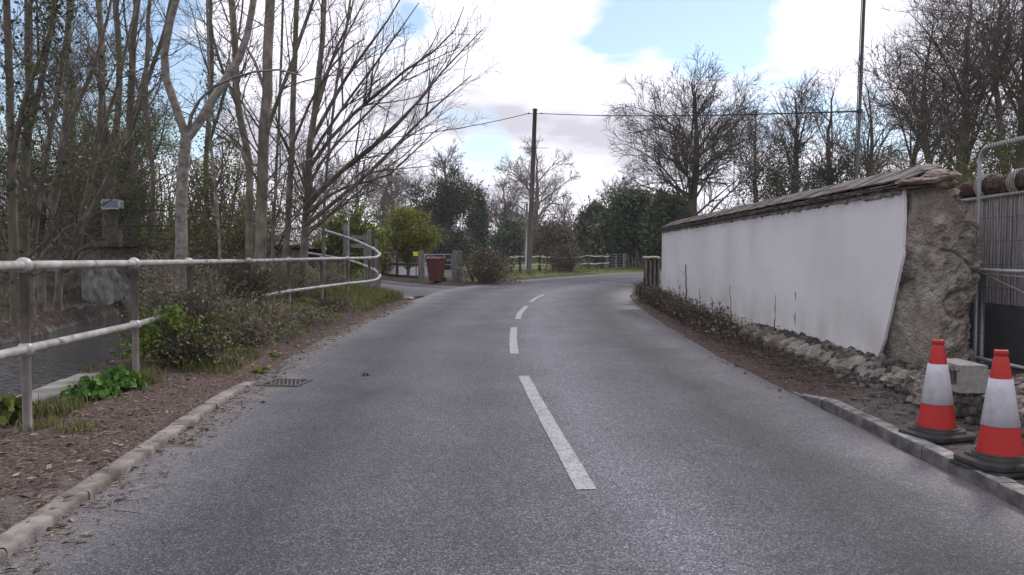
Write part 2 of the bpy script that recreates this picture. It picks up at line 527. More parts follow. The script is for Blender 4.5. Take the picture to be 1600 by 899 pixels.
def resample(pts, n):
    """Catmull-Rom through pts, n points."""
    p = np.array(pts, float)
    if len(p) < 3:
        t = np.linspace(0, 1, n)[:, None]
        return p[0] * (1 - t) + p[-1] * t
    p = np.vstack([2 * p[0] - p[1], p, 2 * p[-1] - p[-2]])
    m = len(p) - 3
    tt = np.linspace(0, m - 1e-6, n)
    i = tt.astype(int)
    f = (tt - i)[:, None]
    a, b, c, d = p[i], p[i + 1], p[i + 2], p[i + 3]
    return 0.5 * (2 * b + (c - a) * f + (2 * a - 5 * b + 4 * c - d) * f ** 2 + (3 * b - a - 3 * c + d) * f ** 3)


def rot_about(d, ax, ang):
    c, s = math.cos(ang), math.sin(ang)
    k = ax[0] * d[0] + ax[1] * d[1] + ax[2] * d[2]
    cx = (ax[1] * d[2] - ax[2] * d[1], ax[2] * d[0] - ax[0] * d[2], ax[0] * d[1] - ax[1] * d[0])
    return tuple(d[i] * c + cx[i] * s + ax[i] * k * (1 - c) for i in range(3))


def norm3(d):
    l = math.sqrt(d[0] ** 2 + d[1] ** 2 + d[2] ** 2) or 1
    return (d[0] / l, d[1] / l, d[2] / l)


def spawn(rng, d, lo, hi):
    """A direction at lo..hi degrees from d, in a random plane."""
    r = norm3((rng.gauss(0, 1), rng.gauss(0, 1), rng.gauss(0, 1)))
    k = r[0] * d[0] + r[1] * d[1] + r[2] * d[2]
    ax = norm3((r[0] - k * d[0], r[1] - k * d[1], r[2] - k * d[2]))
    return rot_about(d, ax, R(rng.uniform(lo, hi)))


def grow(rng, p, d, L, r, lvl, P, out):
    n = P['segs'][min(lvl, len(P['segs']) - 1)]
    step = L / n
    pts, rad = [p], [r]
    up = P['up'][min(lvl, len(P['up']) - 1)]
    wob = P['wob']
    for i in range(n):
        d = norm3((d[0] + rng.gauss(0, wob), d[1] + rng.gauss(0, wob), d[2] + rng.gauss(0, wob) + up))
        p = (p[0] + d[0] * step, p[1] + d[1] * step, p[2] + d[2] * step)
        pts.append(p)
        rad.append(max(P['rmin'] * 0.7, r * (1 - 0.75 * (i + 1) / n)))
    out.append((lvl, pts, rad))
    if lvl < P['maxl']:
        kids(rng, pts, rad, L, lvl, P, out, 0.15)


def kids(rng, pts, rad, L, lvl, P, out, t0):
    i_ = min(lvl, len(P['dens']) - 1)
    cnt = int(P['dens'][i_] * L + rng.random())
    n = len(pts) - 1
    for _ in range(cnt):
        t = rng.uniform(t0, 1.0)
        i = min(n - 1, int(t * n))
        f = t * n - i
        a, b = pts[i], pts[i + 1]
        q = tuple(a[k] + (b[k] - a[k]) * f for k in range(3))
        d = norm3(tuple(b[k] - a[k] for k in range(3)))
        lo, hi = P['ang']
        dd = spawn(rng, d, lo, hi)
        l = P['len'][i_] * (L ** P.get('pow', 0.6)) * (1 - 0.55 * t) * rng.uniform(0.6, 1.25)
        rr = max(P['rmin'], min(rad[i] * 0.6, P['rk'] * l))
        grow(rng, q, dd, l, rr, lvl + 1, P, out)


NEAR = dict(segs=(7, 6, 4, 3), up=(0.05, 0.06, 0.05, 0.04), wob=0.10, rmin=0.004, maxl=3, dens=(2.4, 4.2, 6.5), len=(0.95, 0.72, 0.55), ang=(28, 65), rk=0.011)
MID = dict(segs=(7, 5, 4, 3), up=(0.05, 0.05, 0.05, 0.04), wob=0.11, rmin=0.007, maxl=3, dens=(2.6, 4.0, 5.0), len=(1.1, 0.80, 0.65), ang=(28, 68), rk=0.012)
FAR = dict(segs=(7, 5, 4, 3), up=(0.05, 0.07, 0.05, 0.03), wob=0.10, rmin=0.013, maxl=3, dens=(2.4, 3.0, 3.8), len=(1.45, 0.92, 0.78), ang=(25, 60), rk=0.014)


def tree(name, label, cat, mains, P, seed, bark, twig, base=None, group=None, t0=0.3, ivy=None, leaves=None, ivy_mat='ivy', leaf_mat='leaf_fresh', extra=None):
    """mains: list of (points, r0, r1) in world space; ivy = (count, low z, high z, spread, size); leaves = (share of twig ends, per end, size, spread)."""
    rng = random.Random(seed)
    rs = np.random.RandomState(seed)
    out, wood = [], []
    for k, m_ in enumerate(mains):
        pts, r0, r1 = m_[:3]
        tt0 = m_[3] if len(m_) > 3 else t0
        n = max(8, int(np.linalg.norm(np.array(pts[-1]) - np.array(pts[0])) * 1.6))
        pp = resample(pts, n)
        jit = rs.normal(size=pp.shape) * r0 * 0.12
        jit[0] = 0
        pp = pp + jit
        rr = np.linspace(r0, r1, n)
        if k == 0:
            rr[0] *= 1.25
        wood.append((pp, rr))
        L = float(np.linalg.norm(np.diff(pp, axis=0), axis=1).sum())
        if tt0 < 1:
            kids(rng, [tuple(q) for q in pp], list(rr), L * (1 - tt0), 0, P, out, tt0)
    base = Vector(base if base is not None else mains[0][0][0])
    root = empty(name, base)
    tag(root, label, cat, group)
    b = np.array(base)
    thick = wood + [(np.array(p), np.array(r)) for l, p, r in out if l <= 1 and r[0] > 0.02]
    thin = [(np.array(p), np.array(r)) for l, p, r in out if not (l <= 1 and r[0] > 0.02)]
    V, Q = tubes_np(thick, 10)
    mesh_np('trunk', V - b, [Q], M[bark], root, True)
    if thin:
        V, Q = tubes_np(thin)
        mesh_np('crown', V - b, [Q], M[twig], root)
    if ivy:
        cnt, z0, z1, spread, size = ivy
        src = np.concatenate([w[0] for w in wood] + [np.array(p) for l, p, r in out if l <= 1])
        src = src[(src[:, 2] > z0) & (src[:, 2] < z1)]
        if len(src):
            c = src[rs.randint(0, len(src), cnt)]
            c = c + rs.normal(size=c.shape) * spread * rs.uniform(0.3, 1.0, (cnt, 1))
            c[:, 2] += rs.uniform(-0.4, 0.4, cnt)
            V, Q = cards_np(c, size * rs.uniform(0.6, 1.4, cnt), rs)
            mesh_np('ivy', V - b, [Q], M[ivy_mat], root)
    if leaves:
        share, per, size, spread = leaves[:4]
        ends = np.array([p[-1] for l, p, r in out if l >= 2] + [p[len(p) // 2] for l, p, r in out if l >= 2])
        if len(leaves) > 4:
            ends = ends[(ends[:, 2] > leaves[4]) & (ends[:, 2] < leaves[5])]
        if len(ends):
            k = int(len(ends) * share)
            c = np.repeat(ends[rs.permutation(len(ends))[:k]], per, axis=0)
            c = c + rs.normal(size=c.shape) * spread
            V, Q = cards_np(c, size * rs.uniform(0.6, 1.4, len(c)), rs)
            mesh_np('foliage', V - b, [Q], M[leaf_mat], root)
    return root


def bush(name, label, cat, c, rad, seed, leafm, n_leaf, size, n_stem=60, stem_m='twig', group=None, clumps=40, clump_r=0.28, base_z=None, arch=0.5, hollow=0.55):
    """A shrub: arching stems from its base and leaf clumps spread through its volume."""
    rs = np.random.RandomState(seed)
    bz = c[2] if base_z is None else base_z
    root = empty(name, (c[0], c[1], bz))
    tag(root, label, cat, group)
    polys = []
    for _ in range(n_stem):
        a = rs.uniform(0, 2 * math.pi)
        e = rs.uniform(0.25, 1.0)
        tip = np.array([math.cos(a) * rad[0] * e, math.sin(a) * rad[1] * e, rad[2] * rs.uniform(0.5, 1.95) * math.sqrt(max(0.05, 1 - 0.75 * e * e))])
        b0 = np.array([math.cos(a) * rad[0] * 0.35 * rs.rand(), math.sin(a) * rad[1] * 0.35 * rs.rand(), 0])
        mid = (b0 + tip) / 2 + np.array([0, 0, arch * rad[2] * rs.uniform(0.1, 0.6)])
        pp = resample([b0, mid, tip], 7) + rs.normal(size=(7, 3)) * 0.025 * rad[2]
        r0 = rs.uniform(0.5, 1.0) * 0.012 * max(0.5, rad[2])
        polys.append((pp, np.linspace(r0, r0 * 0.4, 7)))
        for _k in range(3):
            i = rs.randint(2, 6)
            q = pp[i]
            dd = rs.normal(size=3)
            dd[2] = abs(dd[2]) * 0.6
            dd *= 0.28 * rad[2] / np.linalg.norm(dd)
            polys.append((np.array([q, q + dd * 0.5 + rs.normal(size=3) * 0.02, q + dd]), np.array([r0 * 0.5, r0 * 0.4, r0 * 0.3])))
    V, Q = tubes_np(polys)
    mesh_np('stem', V, [Q], M[stem_m], root)
    if n_leaf:
        cc = rs.normal(size=(clumps, 3))
        cc /= np.linalg.norm(cc, axis=1, keepdims=True)
        cc *= rs.uniform(hollow, 1.0, (clumps, 1))
        cc[:, 2] = np.abs(cc[:, 2]) * 1.6 + 0.15
        cc *= np.array([rad])
        w = rs.uniform(0.4, 1.6, clumps)
        idx = rs.choice(clumps, n_leaf, p=w / w.sum())
        p = cc[idx] + rs.normal(size=(n_leaf, 3)) * clump_r * np.array([rad]) * rs.uniform(0.5, 1.2, clumps)[idx][:, None]
        p[:, 2] = np.maximum(p[:, 2], 0.03 + 0.1 * rs.rand(n_leaf))
        V, Q = cards_np(p, size * rs.uniform(0.5, 1.5, n_leaf), rs)
        mesh_np('foliage', V, [Q], M[leafm], root)
    return root

# ---------------------------------------------------------------- road layout
ROAD_L = [(-1.75, -6), (-1.9, 0), (-2.33, 3.66), (-2.84, 8.8), (-3.18, 13.5), (-3.15, 22), ground_at(685, 456), ground_at(735, 447), ground_at(800, 439.5), ground_at(900, 431.5), ground_at(1000, 426), (17, 58), (34, 66)]
ROAD_R = [(2.7, -6), (2.72, 0), (2.8, 3.8), (2.86, 8.1), (2.93, 12.3), (3.35, 20), ground_at(985, 462), (5.6, 33), (7.6, 36.5), (10.6, 40.5), (14.2, 44), (22, 50), (38, 57)]
NS = 160
RL, RR_ = resample(ROAD_L, NS), resample(ROAD_R, NS)
RC = (RL + RR_) / 2
RW = np.linalg.norm(RL - RR_, axis=1) / 2
LANE = resample([(-1.2, 29.5), (-4.0, 32.3), (-6.6, 36), (-9.2, 40.5), (-13.5, 45), (-22, 50)], 40)
LANE_W = np.interp(np.arange(40), [0, 6, 14, 39], [4.2, 2.6, 2.1, 2.1])
RAIL = np.array([(-3.3, 1.0), (-3.5, 3.6), (-3.74, 6.16), (-4.07, 8.66), (-4.5, 11.2), (-4.68, 14.3), (-4.72, 17.0), (-4.55, 19.2), (-4.36, 21.3), (-4.08, 23.0)])


def rail_x(y):
    return np.interp(y, RAIL[:, 1], RAIL[:, 0])


def road_dist(x, y):
    """Distance outside the road edge and the side (-1 left, +1 right)."""
    x, y = np.broadcast_arrays(np.asarray(x, float), np.asarray(y, float))
    xf, yf = x.ravel(), y.ravel()
    d = np.full(xf.shape, 1e9)
    s = np.zeros(xf.shape)
    for L_, sg in ((RL, -1.0), (RR_, 1.0)):
        a, b = L_[:-1], L_[1:]
        ab = b - a
        for k0 in range(0, len(xf), 20000):
            P_ = np.stack([xf[k0:k0 + 20000], yf[k0:k0 + 20000]], 1)
            ap = P_[:, None, :] - a[None]
            t = np.clip((ap * ab[None]).sum(2) / (ab ** 2).sum(1)[None], 0, 1)
            q = ap - t[..., None] * ab[None]
            dd = np.sqrt((q ** 2).sum(2))
            i = dd.argmin(1)
            r = np.arange(len(i))
            cr = ab[i, 0] * ap[r, i, 1] - ab[i, 1] * ap[r, i, 0]     # >0: to the left of the edge
            v = dd[r, i] * np.where(cr * -sg > 0, 1, -1)             # >0: outside over this edge
            if sg < 0:
                vl = v
                d[k0:k0 + 20000] = v
                s[k0:k0 + 20000] = -1
            else:
                cur = d[k0:k0 + 20000]
                better = v > cur
                d[k0:k0 + 20000] = np.where(better, v, cur)
                s[k0:k0 + 20000] = np.where(better, 1, s[k0:k0 + 20000])
    return d.reshape(x.shape), s.reshape(x.shape)


def lane_dist(x, y):
    x, y = np.broadcast_arrays(np.asarray(x, float), np.asarray(y, float))
    d = np.full(x.shape, 1e9)
    for i in range(len(LANE)):
        d = np.minimum(d, np.hypot(x - LANE[i, 0], y - LANE[i, 1]) - LANE_W[i])
    return d


WATER_Z, RIVER_Z = -0.55, -0.05


def vnoise(x, y, f, seed=0):
    """Cheap smooth value noise on arrays."""
    x = np.asarray(x, float) * f + seed * 17.31
    y = np.asarray(y, float) * f + seed * 5.77
    xi, yi = np.floor(x), np.floor(y)
    fx, fy = x - xi, y - yi
    fx, fy = fx * fx * (3 - 2 * fx), fy * fy * (3 - 2 * fy)

    def h(a, b):
        v = np.sin(a * 127.1 + b * 311.7) * 43758.5453
        return v - np.floor(v)
    return (h(xi, yi) * (1 - fx) + h(xi + 1, yi) * fx) * (1 - fy) + (h(xi, yi + 1) * (1 - fx) + h(xi + 1, yi + 1) * fx) * fy - 0.5


def terrain(x, y, full=False):
    x, y = np.broadcast_arrays(np.asarray(x, float), np.asarray(y, float))
    d, s = road_dist(x, y)
    z0 = road_z(y)
    ld = lane_dist(x, y)
    left = s < 0
    near = smooth(26, 8.5, y)
    # left verge: kerb-high path close by, an earth bank further on
    kerb = smooth(9.8, 8.6, y)
    hl = kerb * (-0.05 + 0.10 * smooth(0.06, 0.22, d) + 0.12 * smooth(0.3, 1.8, d)) + (1 - kerb) * (0.14 * smooth(0.22, 0.42, d) + 0.22 * smooth(0.4, 1.7, d))
    hl = np.where(y < 12.5, hl * (0.25 + 0.75 * smooth(-0.02, 0.30, x - rail_x(y))), hl)
    hl = hl * smooth(26.5, 23.5, y) + (0.03 + 0.1 * smooth(0.2, 2, d)) * (1 - smooth(26.5, 23.5, y))
    hr = np.where(y < 8.0, -0.05 + 0.115 * smooth(0.05, 0.16, d) + 0.04 * smooth(0.2, 1.1, d), 0.02 + (0.03 + 0.12 * smooth(11.5, 15, y)) * smooth(0.05, 1.0, d)) + 0.2 * smooth(1.3, 2.2, d)
    hr = hr * smooth(34, 28, y) + 0.05 * (1 - smooth(34, 28, y))
    h = np.where(d > 0, np.where(left, hl, hr), -0.04 - 0.1 * smooth(0.2, 0.6, -d))
    z = z0 + h
    z = np.where(d > 0, z + 0.05 * vnoise(x, y, 1.7) * smooth(0.25, 0.8, d) + 0.03 * vnoise(x, y, 5.3, 2) * smooth(0.2, 0.4, d), z)
    # stream behind the rail
    rx = rail_x(y)
    wall_side = np.where(y < 12.5, smooth(-0.42, -0.50, x - (rx - 0.35)), smooth(-0.5, -3.0, x - rx))
    wall_side = wall_side * smooth(30.5, 27, y) + smooth(-9.0, -10.0, x) * (1 - smooth(30.5, 27, y))
    fx_ = np.interp(y, [-10, 5, 18.3, 28.7, 40], [-10.2, -10.6, -11.8, -14.0, -14.5])      # far bank line
    far_side = smooth(0.0, 0.7, x - fx_)
    bed = -1.05
    carve = np.minimum(wall_side, far_side) * (y < 34)
    hb = z * (1 - carve) + bed * carve
    shelf = -0.42 + 0.75 * smooth(-0.6, -3.2, x - fx_) + 0.12 * vnoise(x, y, 2.1, 5)
    beyond = smooth(0.35, -0.1, x - fx_) * (y < 34)
    z = np.where((x < rx - 0.3) & (y < 34), hb * (1 - beyond) + shelf * beyond, z)
    # ramp up to the bridge beyond the bend of the rail
    mound = smooth(-4.6, -8.2, x) * smooth(25.0, 28.0, y) * smooth(36.5, 33.5, y) * smooth(0.0, 2.0, ld)
    gap = smooth(-9.3, -9.9, x)
    z = z + 1.0 * mound * (1 - gap)
    # side lane
    z = np.where((ld < 0.6) & (d > -0.2) & (y > 23), z * smooth(0.0, 0.6, ld) + (z0 - 0.045) * (1 - smooth(0.0, 0.6, ld)), z)
    # river beyond the gate
    ang = np.where(y > 1, x / np.maximum(y, 1), 0)
    riv = smooth(43.0, 44.5, y) * smooth(170, 150, y) * smooth(-0.163, -0.152, ang) * smooth(-0.060, -0.070, ang)
    z = z * (1 - riv) + (RIVER_Z - 0.6) * riv
    if full:
        return z, d, s, ld, carve, riv
    return z


# ---------------------------------------------------------------- ground sheet
def axis(spans):
    out = []
    for a, b, st in spans:
        out.append(np.arange(a, b, st))
    return np.unique(np.round(np.concatenate(out), 4))


def ground_material():
    m = bpy.data.materials.new('ground_soil')
    m.use_nodes = True
    nt = m.node_tree
    N, Lk = nt.nodes.new, nt.links.new
    b = nt.nodes['Principled BSDF']
    b.inputs['Roughness'].default_value = 0.95
    b.inputs['Specular IOR Level'].default_value = 0.15
    tc = N('ShaderNodeTexCoord')

    def ramp(scale, cols, lo=0.34, hi=0.66, detail=8):
        no = N('ShaderNodeTexNoise')
        no.inputs['Scale'].default_value = scale
        no.inputs['Detail'].default_value = detail
        no.inputs['Roughness'].default_value = 0.65
        Lk(tc.outputs['Object'], no.inputs['Vector'])
        ra = N('ShaderNodeValToRGB')
        el = ra.color_ramp.elements
        while len(el) < len(cols):
            el.new(0.5)
        for i, c in enumerate(cols):
            el[i].position = lo + (hi - lo) * i / (len(cols) - 1)
            el[i].color = (*c, 1)
        Lk(no.outputs['Fac'], ra.inputs[0])
        return ra.outputs[0]

    def mixin(a, c, attr, mod=None):
        at_ = N('ShaderNodeAttribute')
        at_.attribute_name = attr
        fac = at_.outputs['Fac']
        no = N('ShaderNodeTexNoise')
        no.inputs['Scale'].default_value = 6
        no.inputs['Detail'].default_value = 6
        Lk(tc.outputs['Object'], no.inputs['Vector'])
        ad = N('ShaderNodeMath')
        ad.operation = 'MULTIPLY_ADD'
        Lk(no.outputs['Fac'], ad.inputs[0])
        ad.inputs[1].default_value = 0.9
        ad.inputs[2].default_value = -0.45
        sm = N('ShaderNodeMath')
        Lk(fac, sm.inputs[0])
        Lk(ad.outputs[0], sm.inputs[1])
        mr = N('ShaderNodeMapRange')
        mr.inputs['From Min'].default_value = 0.35
        mr.inputs['From Max'].default_value = 0.65
        Lk(sm.outputs[0], mr.inputs[0])
        mx = N('ShaderNodeMix')
        mx.data_type = 'RGBA'
        Lk(mr.outputs[0], mx.inputs[0])
        Lk(a, mx.inputs[6])
        Lk(c, mx.inputs[7])
        return mx.outputs[2]

    soil = ramp(9, [(0.025, 0.02, 0.017), (0.055, 0.042, 0.036), (0.10, 0.078, 0.067)])
    litter = ramp(34, [(0.025, 0.018, 0.016), (0.065, 0.046, 0.04), (0.115, 0.083, 0.072), (0.20, 0.155, 0.135)])
    grass = ramp(2.0, [(0.05, 0.075, 0.015), (0.085, 0.115, 0.022), (0.12, 0.14, 0.035)])
    gravel = ramp(60, [(0.06, 0.055, 0.052), (0.14, 0.132, 0.126), (0.24, 0.23, 0.22)])
    c = mixin(soil, litter, 'litter')
    c = mixin(c, gravel, 'gravel')
    c = mixin(c, grass, 'grass')
    Lk(c, b.inputs['Base Color'])
    bn = N('ShaderNodeTexNoise')
    bn.inputs['Scale'].default_value = 38
    bn.inputs['Detail'].default_value = 6
    Lk(tc.outputs['Object'], bn.inputs['Vector'])
    bp = N('ShaderNodeBump')
    bp.inputs['Strength'].default_value = 0.9
    bp.inputs['Distance'].default_value = 0.03
    Lk(bn.outputs['Fac'], bp.inputs['Height'])
    Lk(bp.outputs[0], b.inputs['Normal'])
    return m


gx = axis([(-600, -60, 60), (-60, -26, 3), (-26, -14, 0.8), (-14, -6, 0.35), (-6, -1.5, 0.1), (-1.5, 2.4, 0.5), (2.4, 5.6, 0.1), (5.6, 14, 0.6), (14, 60, 3), (60, 601, 60)])
gy = axis([(-60, -6, 6), (-6, 2, 0.6), (2, 16, 0.12), (16, 32, 0.3), (32, 60, 0.6), (60, 180, 4), (180, 700, 60), (700, 1500, 200)])
GX, GY = np.meshgrid(gx, gy)
GZ, GD, GS, GLD, GCARVE, GRIV = terrain(GX, GY, True)
nx_, ny_ = len(gx), len(gy)
ii = np.arange(nx_ * ny_).reshape(ny_, nx_)
quads = np.stack([ii[:-1, :-1], ii[:-1, 1:], ii[1:, 1:], ii[1:, :-1]], -1).reshape(-1, 4)
ground = mesh_np('ground', np.stack([GX, GY, GZ], -1).reshape(-1, 3), [quads], ground_material(), None, True)
tag(ground, kind='structure')
w_lit = np.where(GS < 0, smooth(14, 8, GY) * smooth(1.75, 1.1, GD) + 0.75 * smooth(0.5, 0.05, GD), 0.7 * smooth(1.4, 0.5, GD)) * (GD > -0.3)
w_gra = np.maximum.reduce([smooth(46, 52, GY) * 1.0, smooth(22, 24, GY) * (GS < 0) * smooth(0.5, 1.3, GD) * smooth(0.2, 0.6, GLD) * np.maximum(smooth(-9, -7, GX), smooth(35, 38, GY)), 0.55 * smooth(8.5, 11, GY) * (GS < 0) * smooth(0.35, 0.9, GD) * smooth(2.6, 1.6, GD),
                           0.8 * smooth(38, 42, GY) * smooth(1.0, 2.0, GD), 0.0 * GX]) * (1 - GRIV) * (1 - ((GY > 33) & (GY < 46) & (GX / np.maximum(GY, 1) > -0.165) & (GX / np.maximum(GY, 1) < -0.055)))
w_grv = np.maximum(np.where(GS > 0, 0.5 * smooth(9, 7, GY) * smooth(1.3, 0.9, GD), 0.45 * smooth(6.4, 4.5, GY) * smooth(0.75, 0.3, GD)), 0.8 * ((GX < -8) & (GY < 34)) * smooth(-0.2, -0.42, GZ))
for nm, w in (('litter', w_lit), ('grass', w_gra), ('gravel', w_grv)):
    a_ = ground.data.attributes.new(nm, 'FLOAT', 'POINT')
    a_.data.foreach_set('value', w.astype(np.float32).ravel())


# ---------------------------------------------------------------- road and lane sheets
def asphalt_material(name='asphalt', tint=1.0, patches=True):
    m = bpy.data.materials.new(name)
    m.use_nodes = True
    nt = m.node_tree
    N, Lk = nt.nodes.new, nt.links.new
    b = nt.nodes['Principled BSDF']
    b.inputs['Roughness'].default_value = 0.8
    b.inputs['Specular IOR Level'].default_value = 0.35
    tc = N('ShaderNodeTexCoord')
    obj_ = tc.outputs['Object']
    uv = N('ShaderNodeUVMap')
    sep = N('ShaderNodeSeparateXYZ')
    Lk(uv.outputs[0], sep.inputs[0])

    def noise_(scale, detail=4, rough=0.6, stretch=None):
        n = N('ShaderNodeTexNoise')
        n.inputs['Scale'].default_value = scale
        n.inputs['Detail'].default_value = detail
        n.inputs['Roughness'].default_value = rough
        v = obj_
        if stretch:
            mp = N('ShaderNodeMapping')
            mp.inputs['Scale'].default_value = stretch
            Lk(v, mp.inputs[0])
            v = mp.outputs[0]
        Lk(v, n.inputs['Vector'])
        return n.outputs['Fac']

    def op(o, a, b_, c=None, clamp=False):
        n = N('ShaderNodeMath')
        n.operation = o
        n.use_clamp = clamp
        for i, v in enumerate((a, b_, c)):
            if v is None:
                continue
            if isinstance(v, (int, float)):
                n.inputs[i].default_value = v
            else:
                Lk(v, n.inputs[i])
        return n.outputs[0]

    vo = N('ShaderNodeTexVoronoi')
    vo.inputs['Scale'].default_value = 135
    Lk(obj_, vo.inputs['Vector'])
    chip = N('ShaderNodeSeparateColor')
    Lk(vo.outputs['Color'], chip.inputs[0])
    ra = N('ShaderNodeValToRGB')
    el = ra.color_ramp.elements
    for p_, c_ in ((0.0, (0.024, 0.024, 0.030)), (0.35, (0.060, 0.060, 0.074)), (0.8, (0.104, 0.105, 0.127)), (1.0, (0.235, 0.235, 0.27))):
        if p_ in (0.0, 1.0):
            e = el[0 if p_ == 0 else len(el) - 1]
        else:
            e = el.new(p_)
        e.color = (*[v * tint for v in c_], 1)
    Lk(chip.outputs[0], ra.inputs[0])
    # wear across the road: polished tracks, dusty edges
    wear = N('ShaderNodeValToRGB')
    we = wear.color_ramp.elements
    prof = [(0.0, 0.62), (0.035, 0.58), (0.08, 0.45), (0.2, 0.33), (0.33, 0.46), (0.45, 0.42), (0.53, 0.50), (0.60, 0.62), (0.70, 0.46), (0.82, 0.30), (0.90, 0.36), (0.955, 0.56), (1.0, 0.64)]
    prof = [(p_, 0.45 + (v_ - 0.46) * 1.9) for p_, v_ in prof]
    we[0].position, we[0].color = 0.0, (prof[0][1],) * 3 + (1,)
    we[1].position, we[1].color = 1.0, (prof[-1][1],) * 3 + (1,)
    for p_, v_ in prof[1:-1]:
        e = we.new(p_)
        e.color = (v_, v_, v_, 1)
    ux = op('ADD', sep.outputs[0], op('MULTIPLY_ADD', noise_(0.9, 5), 0.16, -0.08))
    Lk(ux, wear.inputs[0])
    big = op('MULTIPLY_ADD', noise_(0.55, 5, 0.65), 0.5, -0.25)
    streak = op('MULTIPLY_ADD', noise_(2.2, 5, 0.6, (1.0, 0.18, 1.0)), 0.34, -0.17)
    fine = op('MULTIPLY_ADD', noise_(14, 6, 0.7), 0.4, -0.2)
    k = op('ADD', op('ADD', wear.outputs[0], big), op('ADD', streak, fine))
    gain = op('MULTIPLY_ADD', k, 1.6, 0.24)
    sc_ = N('ShaderNodeVectorMath')
    sc_.operation = 'SCALE'
    Lk(ra.outputs[0], sc_.inputs[0])
    Lk(gain, sc_.inputs['Scale'])
    # brown dust and silt along the edges
    edge = N('ShaderNodeValToRGB')
    ee = edge.color_ramp.elements
    ee[0].position, ee[0].color = 0.0, (1, 1, 1, 1)
    ee[1].position, ee[1].color = 1.0, (1, 1, 1, 1)
    for p_, v_ in ((0.03, 0.9), (0.075, 0.25), (0.13, 0.0), (0.86, 0.0), (0.94, 0.3), (0.975, 0.9)):
        e = ee.new(p_)
        e.color = (v_, v_, v_, 1)
    ue = op('ADD', sep.outputs[0], op('MULTIPLY_ADD', noise_(1.8, 6), 0.09, -0.045))
    Lk(ue, edge.inputs[0])
    dust_f = op('MULTIPLY', edge.outputs[0], op('MULTIPLY_ADD', noise_(40, 5, 0.7), 2.6, -0.75, clamp=True), clamp=True)
    mx = N('ShaderNodeMix')
    mx.data_type = 'RGBA'
    Lk(dust_f, mx.inputs[0])
    Lk(sc_.outputs[0], mx.inputs[6])
    mx.inputs[7].default_value = (0.165, 0.148, 0.14, 1)
    Lk(mx.outputs[2], b.inputs['Base Color'])
    bp = N('ShaderNodeBump')
    bp.inputs['Strength'].default_value = 0.55
    bp.inputs['Distance'].default_value = 0.006
    Lk(vo.outputs['Distance'], bp.inputs['Height'])
    Lk(bp.outputs[0], b.inputs['Normal'])
    return m


def strip(name, A, B, m, cross=9, dz=0.0, crown=0.0, kind='structure', ragged=0.0, vscale=1.0):
    n = len(A)
    A, B = A.copy(), B.copy()
    rs = np.random.RandomState(3)
    if ragged:
        A += ragged * np.stack([vnoise(np.arange(n) * 0.7, 1.0, 1, 1), vnoise(np.arange(n) * 0.7, 2.0, 1, 2)], 1)
        B += ragged * np.stack([vnoise(np.arange(n) * 0.7, 3.0, 1, 3), vnoise(np.arange(n) * 0.7, 4.0, 1, 4)], 1)
    t = np.linspace(0, 1, cross)
    P = A[:, None, :] * (1 - t)[None, :, None] + B[:, None, :] * t[None, :, None]
    z = road_z(P[..., 1]) + dz + crown * (1 - (2 * t - 1) ** 2)[None, :]
    idx = np.arange(n * cross).reshape(n, cross)
    q = np.stack([idx[:-1, :-1], idx[:-1, 1:], idx[1:, 1:], idx[1:, :-1]], -1).reshape(-1, 4)
    o = mesh_np(name, np.concatenate([P, z[..., None]], -1).reshape(-1, 3), [q], m, None, True)
    s_ = np.concatenate([[0], np.cumsum(np.linalg.norm(np.diff((A + B) / 2, axis=0), axis=1))])
    U = np.stack(np.broadcast_arrays(t[None, :], s_[:, None]), -1).reshape(-1, 2)
    li = np.empty(len(o.data.loops), np.int32)
    o.data.loops.foreach_get('vertex_index', li)
    uvl = o.data.uv_layers.new(name='UVMap')
    uvl.data.foreach_set('uv', U[li].astype(np.float32).ravel())
    return tag(o, kind=kind)


strip('road', RL, RR_, asphalt_material(), cross=13, ragged=0.05)
ln_t = np.gradient(LANE, axis=0)
ln_t /= np.linalg.norm(ln_t, axis=1, keepdims=True)
ln_n = np.stack([-ln_t[:, 1], ln_t[:, 0]], 1)
strip('lane', LANE + ln_n * LANE_W[:, None], LANE - ln_n * LANE_W[:, None], asphalt_material('lane_asphalt', 0.85), cross=7, dz=-0.006, ragged=0.1)


# painted dashes of the centre line
def dash(pts_px, w, name='road_marking', fade=0):
    c = np.array([ground_at(*p) for p in pts_px])
    n = max(6, int(np.linalg.norm(c[-1] - c[0]) * 5))
    c = resample(c, n)
    t = np.gradient(c, axis=0)
    t /= np.linalg.norm(t, axis=1, keepdims=True)
    nn = np.stack([-t[:, 1], t[:, 0]], 1)
    jit = 0.002 * np.random.RandomState(n).normal(size=(n, 1))
    A, B = c + nn * (w / 2 + jit), c - nn * (w / 2 - jit)
    cross = 3
    tt = np.linspace(0, 1, cross)
    P = A[:, None] * (1 - tt)[None, :, None] + B[:, None] * tt[None, :, None]
    z = road_z(P[..., 1]) + 0.005
    idx = np.arange(n * cross).reshape(n, cross)
    q = np.stack([idx[:-1, :-1], idx[:-1, 1:], idx[1:, 1:], idx[1:, :-1]], -1).reshape(-1, 4)
    return tag(mesh_np(name, np.concatenate([P, z[..., None]], -1).reshape(-1, 3), [q], M['white_line']), kind='structure')


dash([(916, 766), (886, 712), (851, 650), (818, 588)], 0.125)
dash([(804, 553.5), (802, 532), (803, 512)], 0.125)
dash([(809, 499), (813, 489), (823, 478.5)], 0.125)
dash([(829, 472), (838, 466), (850, 460.5)], 0.12)
dash([(936, 442.5), (946, 441)], 0.12)
dash([(972, 445.5), (999, 445.3)], 0.22)
dash([(760, 449.6), (776, 449.2)], 0.1)


